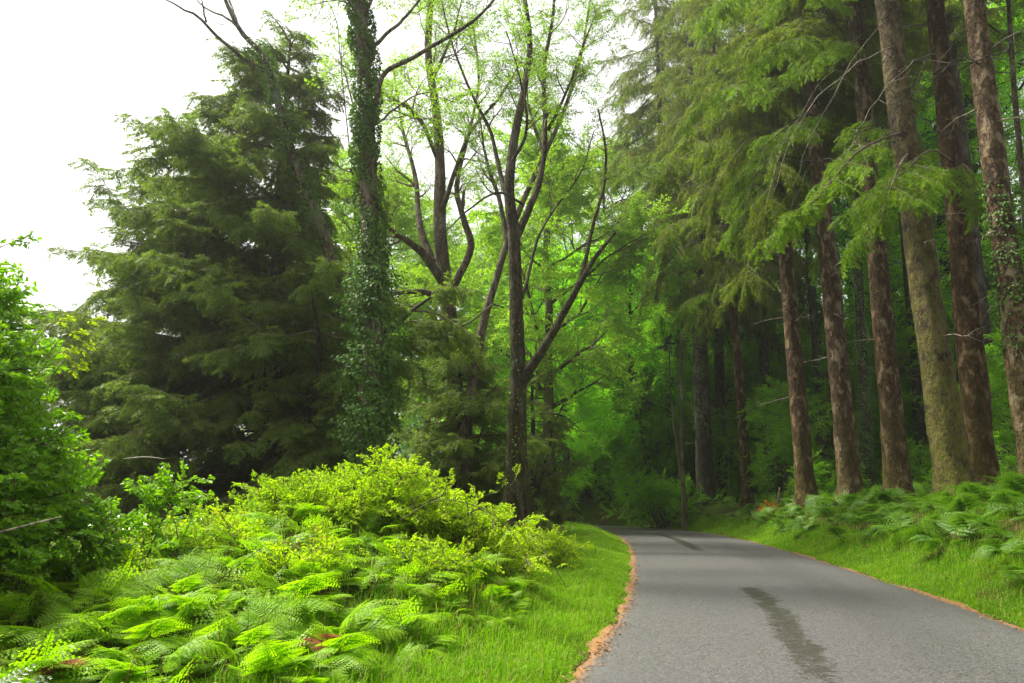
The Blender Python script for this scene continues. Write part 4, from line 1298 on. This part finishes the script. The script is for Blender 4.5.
def bramble(px, Y, rx, hz, label, n=26):
    q = at(px, 500, Y)
    return bush('bramble_bush', label, 'bramble', (q[0], Y, tz(q[0], Y) - .05), rx, rx * .9, hz, n, T_BRAM, 'bramble', 15, 'red_bark', 'brambles on the left bank', forks=4, sc_=(.55, 1.1))
bramble(372, 11.2, 1.0, .92, 'tallest yellow-green bramble bush, heaped under the ivy column', 40)
bramble(318, 11.2, 1.0, .85, 'yellow-green bramble bush left of the tallest one, before the dark yew', 30)
bramble(432, 11.6, .95, .9, 'yellow-green bramble bush right of the tallest one', 30)
bramble(482, 13.5, 1.0, .8, 'pale bramble bush at the foot of the two-stemmed trunk, thin at its top', 24)
bramble(250, 12.0, .9, .7, 'low bramble bush in front of the dark yew skirt', 22)
bramble(196, 12.5, .9, .6, 'low bramble sprigs between small leafy shrub and yew', 18)
bramble(545, 17, 1.0, .75, 'bramble tangle on the verge behind the two-stemmed trunk foot', 20)

for px, Y, hz, lb in ((300, 8.6, .55, 'low bramble sprawl in the middle of the left ferns'), (420, 9.2, .6, 'low bramble sprawl below the tallest bramble bush, beside the verge grass'),
                  (130, 8.8, .5, 'low bramble sprawl in front of the glossy shrub'),
                  (500, 11.5, .6, 'low bramble sprawl on the verge edge before the two-stemmed trunk'), (230, 9.6, .5, 'low bramble sprawl between the ferns and the dark yew skirt')):
    bramble(px, Y, .6, hz * .72, lb, 9)

def cane(pts, label):
    P = [at(*p) for p in pts]
    base = P[0].copy()
    t = thing('bramble_cane', label, 'bramble cane', base, group='bare bramble canes')
    a = Acc(); p = local(smooth_path(P, 16), base)
    tube(a, p, np.linspace(.007, .003, 16), 5, m=0)
    obj('stem', a.mesh('stem', [M['red_bark']]), t)
    c = Acc(); dress(c, p, [T_BRAM[0]], 5, .2, .9, .5, .2, .5, .9)
    obj('foliage', c.mesh('foliage', [M['twig'], M['bramble']]), t)
cane([(400, 520, 10), (440, 500, 9.6), (490, 512, 9.2), (520, 545, 9), (528, 566, 9)], 'arching dark bramble cane dipping to the verge grass')
cane([(540, 545, 10.5), (552, 562, 10.2), (566, 588, 10)], 'short thin bramble cane standing out over the verge grass')
cane([(470, 500, 12.5), (508, 487, 12.3), (520, 470, 12)], 'upright bramble sprig left of the two-stemmed trunk')
cane([(200, 600, 8), (225, 575, 7.9), (262, 548, 7.7)], 'thin brown cane slanting through the middle of the left ferns')

# holly-like shrubs on the right bank and by the bend
def shade_bush(px, Y, rx, hz, label, n=22, leaf='under_leaf'):
    q = at(px, 500, Y)
    return bush('shade_shrub', label, 'shrub', (q[0], Y, tz(q[0], Y) - .05), rx, rx, hz, n, T_UNDER, leaf, 6, 'dark_bark', 'shrubs under the spruces', forks=3, sc_=(.6, 1.0))
shade_bush(812, 35, .9, 1.6, 'small leafy shrub beside the orange-brown tuft at a spruce foot', 14)
shade_bush(660, 46, 2.6, 3.2, 'dark green shrub on the bank at the bend, left of the slim twin stem', 30)
shade_bush(632, 54, 2.8, 3.6, 'rounded shrub beyond the bend below the drooping beech', 30)
hedge = shade_bush(592, 64, 2.6, 3.0, 'low leafy shrub filling the gap at the very end of the visible road', 34, 'far_leaf')
for px, Y, s_ in ((560, 76, 1.2), (600, 80, 1.3), (640, 78, 1.2), (690, 76, 1.2), (730, 68, 1.1), (762, 64, 1.0), (781, 60, 1.0), (800, 66, 1.1), (822, 62, 1.0), (850, 66, 1.1),
                  (884, 58, 1.0), (920, 62, 1.1), (950, 58, 1.0), (985, 56, 1.1), (1012, 52, 1.0)):
    q = at(px, 500, Y)
    copy_tree(hedge, (q[0], Y, tz(q[0], Y) - .05), px * .7, s_, 'low leafy shrub on the forest floor deep behind the trunks', 'low shrubs deep in the wood')
shade_bush(545, 62, 3.2, 4.4, 'sunlit pale shrub beyond the end of the road, left of the dark beech trunk', 30, 'far_leaf')  # paler leaf colour stands in for sunlight on this shaded shrub
shade_bush(585, 68, 3.4, 4.8, 'sunlit pale shrub between the two dark trunks where the road vanishes', 30, 'far_leaf')  # stands in shade; its sunlit look is put into the leaf colour
shade_bush(840, 38, 1.6, 2.4, 'grey-green shrub in the gap right of the pale-scarred spruce', 20)
shade_bush(740, 51, 1.8, 2.2, 'low shrub in the dark behind the slim reddish spruce', 18)
shade_bush(930, 38, 2.0, 2.6, 'low shrub in the dark behind the mossy spruce', 20)
shade_bush(500, 40, 2.4, 3.0, 'dark shrub in the shade behind the two-stemmed trunk', 24)

# the orange-brown dead tuft
q = at(768, 497, 34)
t = thing('dead_tuft', 'bright orange-brown tuft of dead foliage by a leaning stick at a spruce foot', 'dead fern', (q[0], q[1], tz(q[0], q[1])))
M['rust'] = leaf_mat('rust_leaf', (.30, .10, .012), (.48, .20, .03), trans=.3, tcol=(1.2, 1, .7), rough=.7)
a = Acc()
k = 260
dv = norm(rng.normal(0, 1, (k, 3)) * [1, 1, .6] + [0, 0, .5])
kites(a, dv * rng.uniform(.05, .5, (k, 1)) * [1, 1, .9] + [0, 0, .25], norm(dv + rng.normal(0, .5, (k, 3))), rng.normal(0, 1, (k, 3)), .14, .035, m=0)
obj('foliage', a.mesh('foliage', [M['rust']], smooth=()), t)
a = Acc(); p = smooth_path([(.35, 0, -.05), (.42, .05, .5), (.58, .1, 1.25)], 10)
tube(a, p, np.linspace(.09, .05, 10), 8, m=0, amp=.08)
obj('stick', a.mesh('stick', [M['oak_bark']]), t)

# ------------------------------------------------------------------ haze, sky, light
reseed(110)
HAZE = .00065
bm = Acc()
x0, x1, y0, y1, z0, z1 = -97, 97, -16, 127, -1.4, 50.0
v = np.array([(x, y, z) for z in (z0, z1) for y in (y0, y1) for x in (x0, x1)], float)
bm.add(v, None, [(0, 2, 3, 1), (4, 5, 7, 6), (0, 1, 5, 4), (2, 6, 7, 3), (0, 4, 6, 2), (1, 3, 7, 5)])
hm, nt, out = mat('damp_air')
pv = N(nt, 'ShaderNodeVolumePrincipled')
pv.inputs['Color'].default_value = (.96, .97, .91, 1); pv.inputs['Density'].default_value = HAZE; pv.inputs['Anisotropy'].default_value = .6
nt.links.new(pv.outputs[0], out.inputs['Volume'])
if HAZE > 0:
    o = obj('haze', bm.mesh('haze', [hm], smooth=()))
    tag(o, 'pale damp air thinning the far trees', 'haze', kind='stuff')

SUN = norm(np.array([-.46, .22, .86]))
el = math.asin(SUN[2]); azs = math.atan2(SUN[0], SUN[1])
w = bpy.data.worlds.new('World'); sc.world = w; w.use_nodes = True
nt = w.node_tree; nt.nodes.clear()
sky = N(nt, 'ShaderNodeTexSky'); sky.sky_type = 'NISHITA'; sky.sun_disc = False
sky.sun_elevation = el; sky.sun_rotation = azs; sky.air_density = 1.0; sky.dust_density = 4.0
hs = N(nt, 'ShaderNodeHueSaturation'); hs.inputs['Saturation'].default_value = .0
bg = N(nt, 'ShaderNodeBackground'); bg.inputs['Strength'].default_value = .064
wo = N(nt, 'ShaderNodeOutputWorld')
nt.links.new(sky.outputs[0], hs.inputs['Color']); nt.links.new(hs.outputs[0], bg.inputs[0]); nt.links.new(bg.outputs[0], wo.inputs[0])

sl = bpy.data.lights.new('sun', 'SUN'); sl.energy = 2.2; sl.angle = math.radians(10); sl.color = (1, .93, .79)
so = bpy.data.objects.new('sun', sl); C.objects.link(so)
from mathutils import Vector
so.rotation_euler = Vector(SUN).to_track_quat('Z', 'Y').to_euler()
so.location = (0, 0, 30)

sc.view_settings.view_transform = 'Standard'; sc.view_settings.look = 'None'
sc.view_settings.exposure = 2.2; sc.view_settings.gamma = 1.0; sc.view_settings.use_curve_mapping = False
cy = sc.cycles
cy.max_bounces = 10; cy.diffuse_bounces = 5; cy.glossy_bounces = 2; cy.transmission_bounces = 8; cy.volume_bounces = 0; cy.transparent_max_bounces = 4
cy.use_denoising = True; cy.denoising_prefilter = 'NONE'
cy.caustics_reflective = False; cy.caustics_refractive = False
sc.render.engine = 'CYCLES'
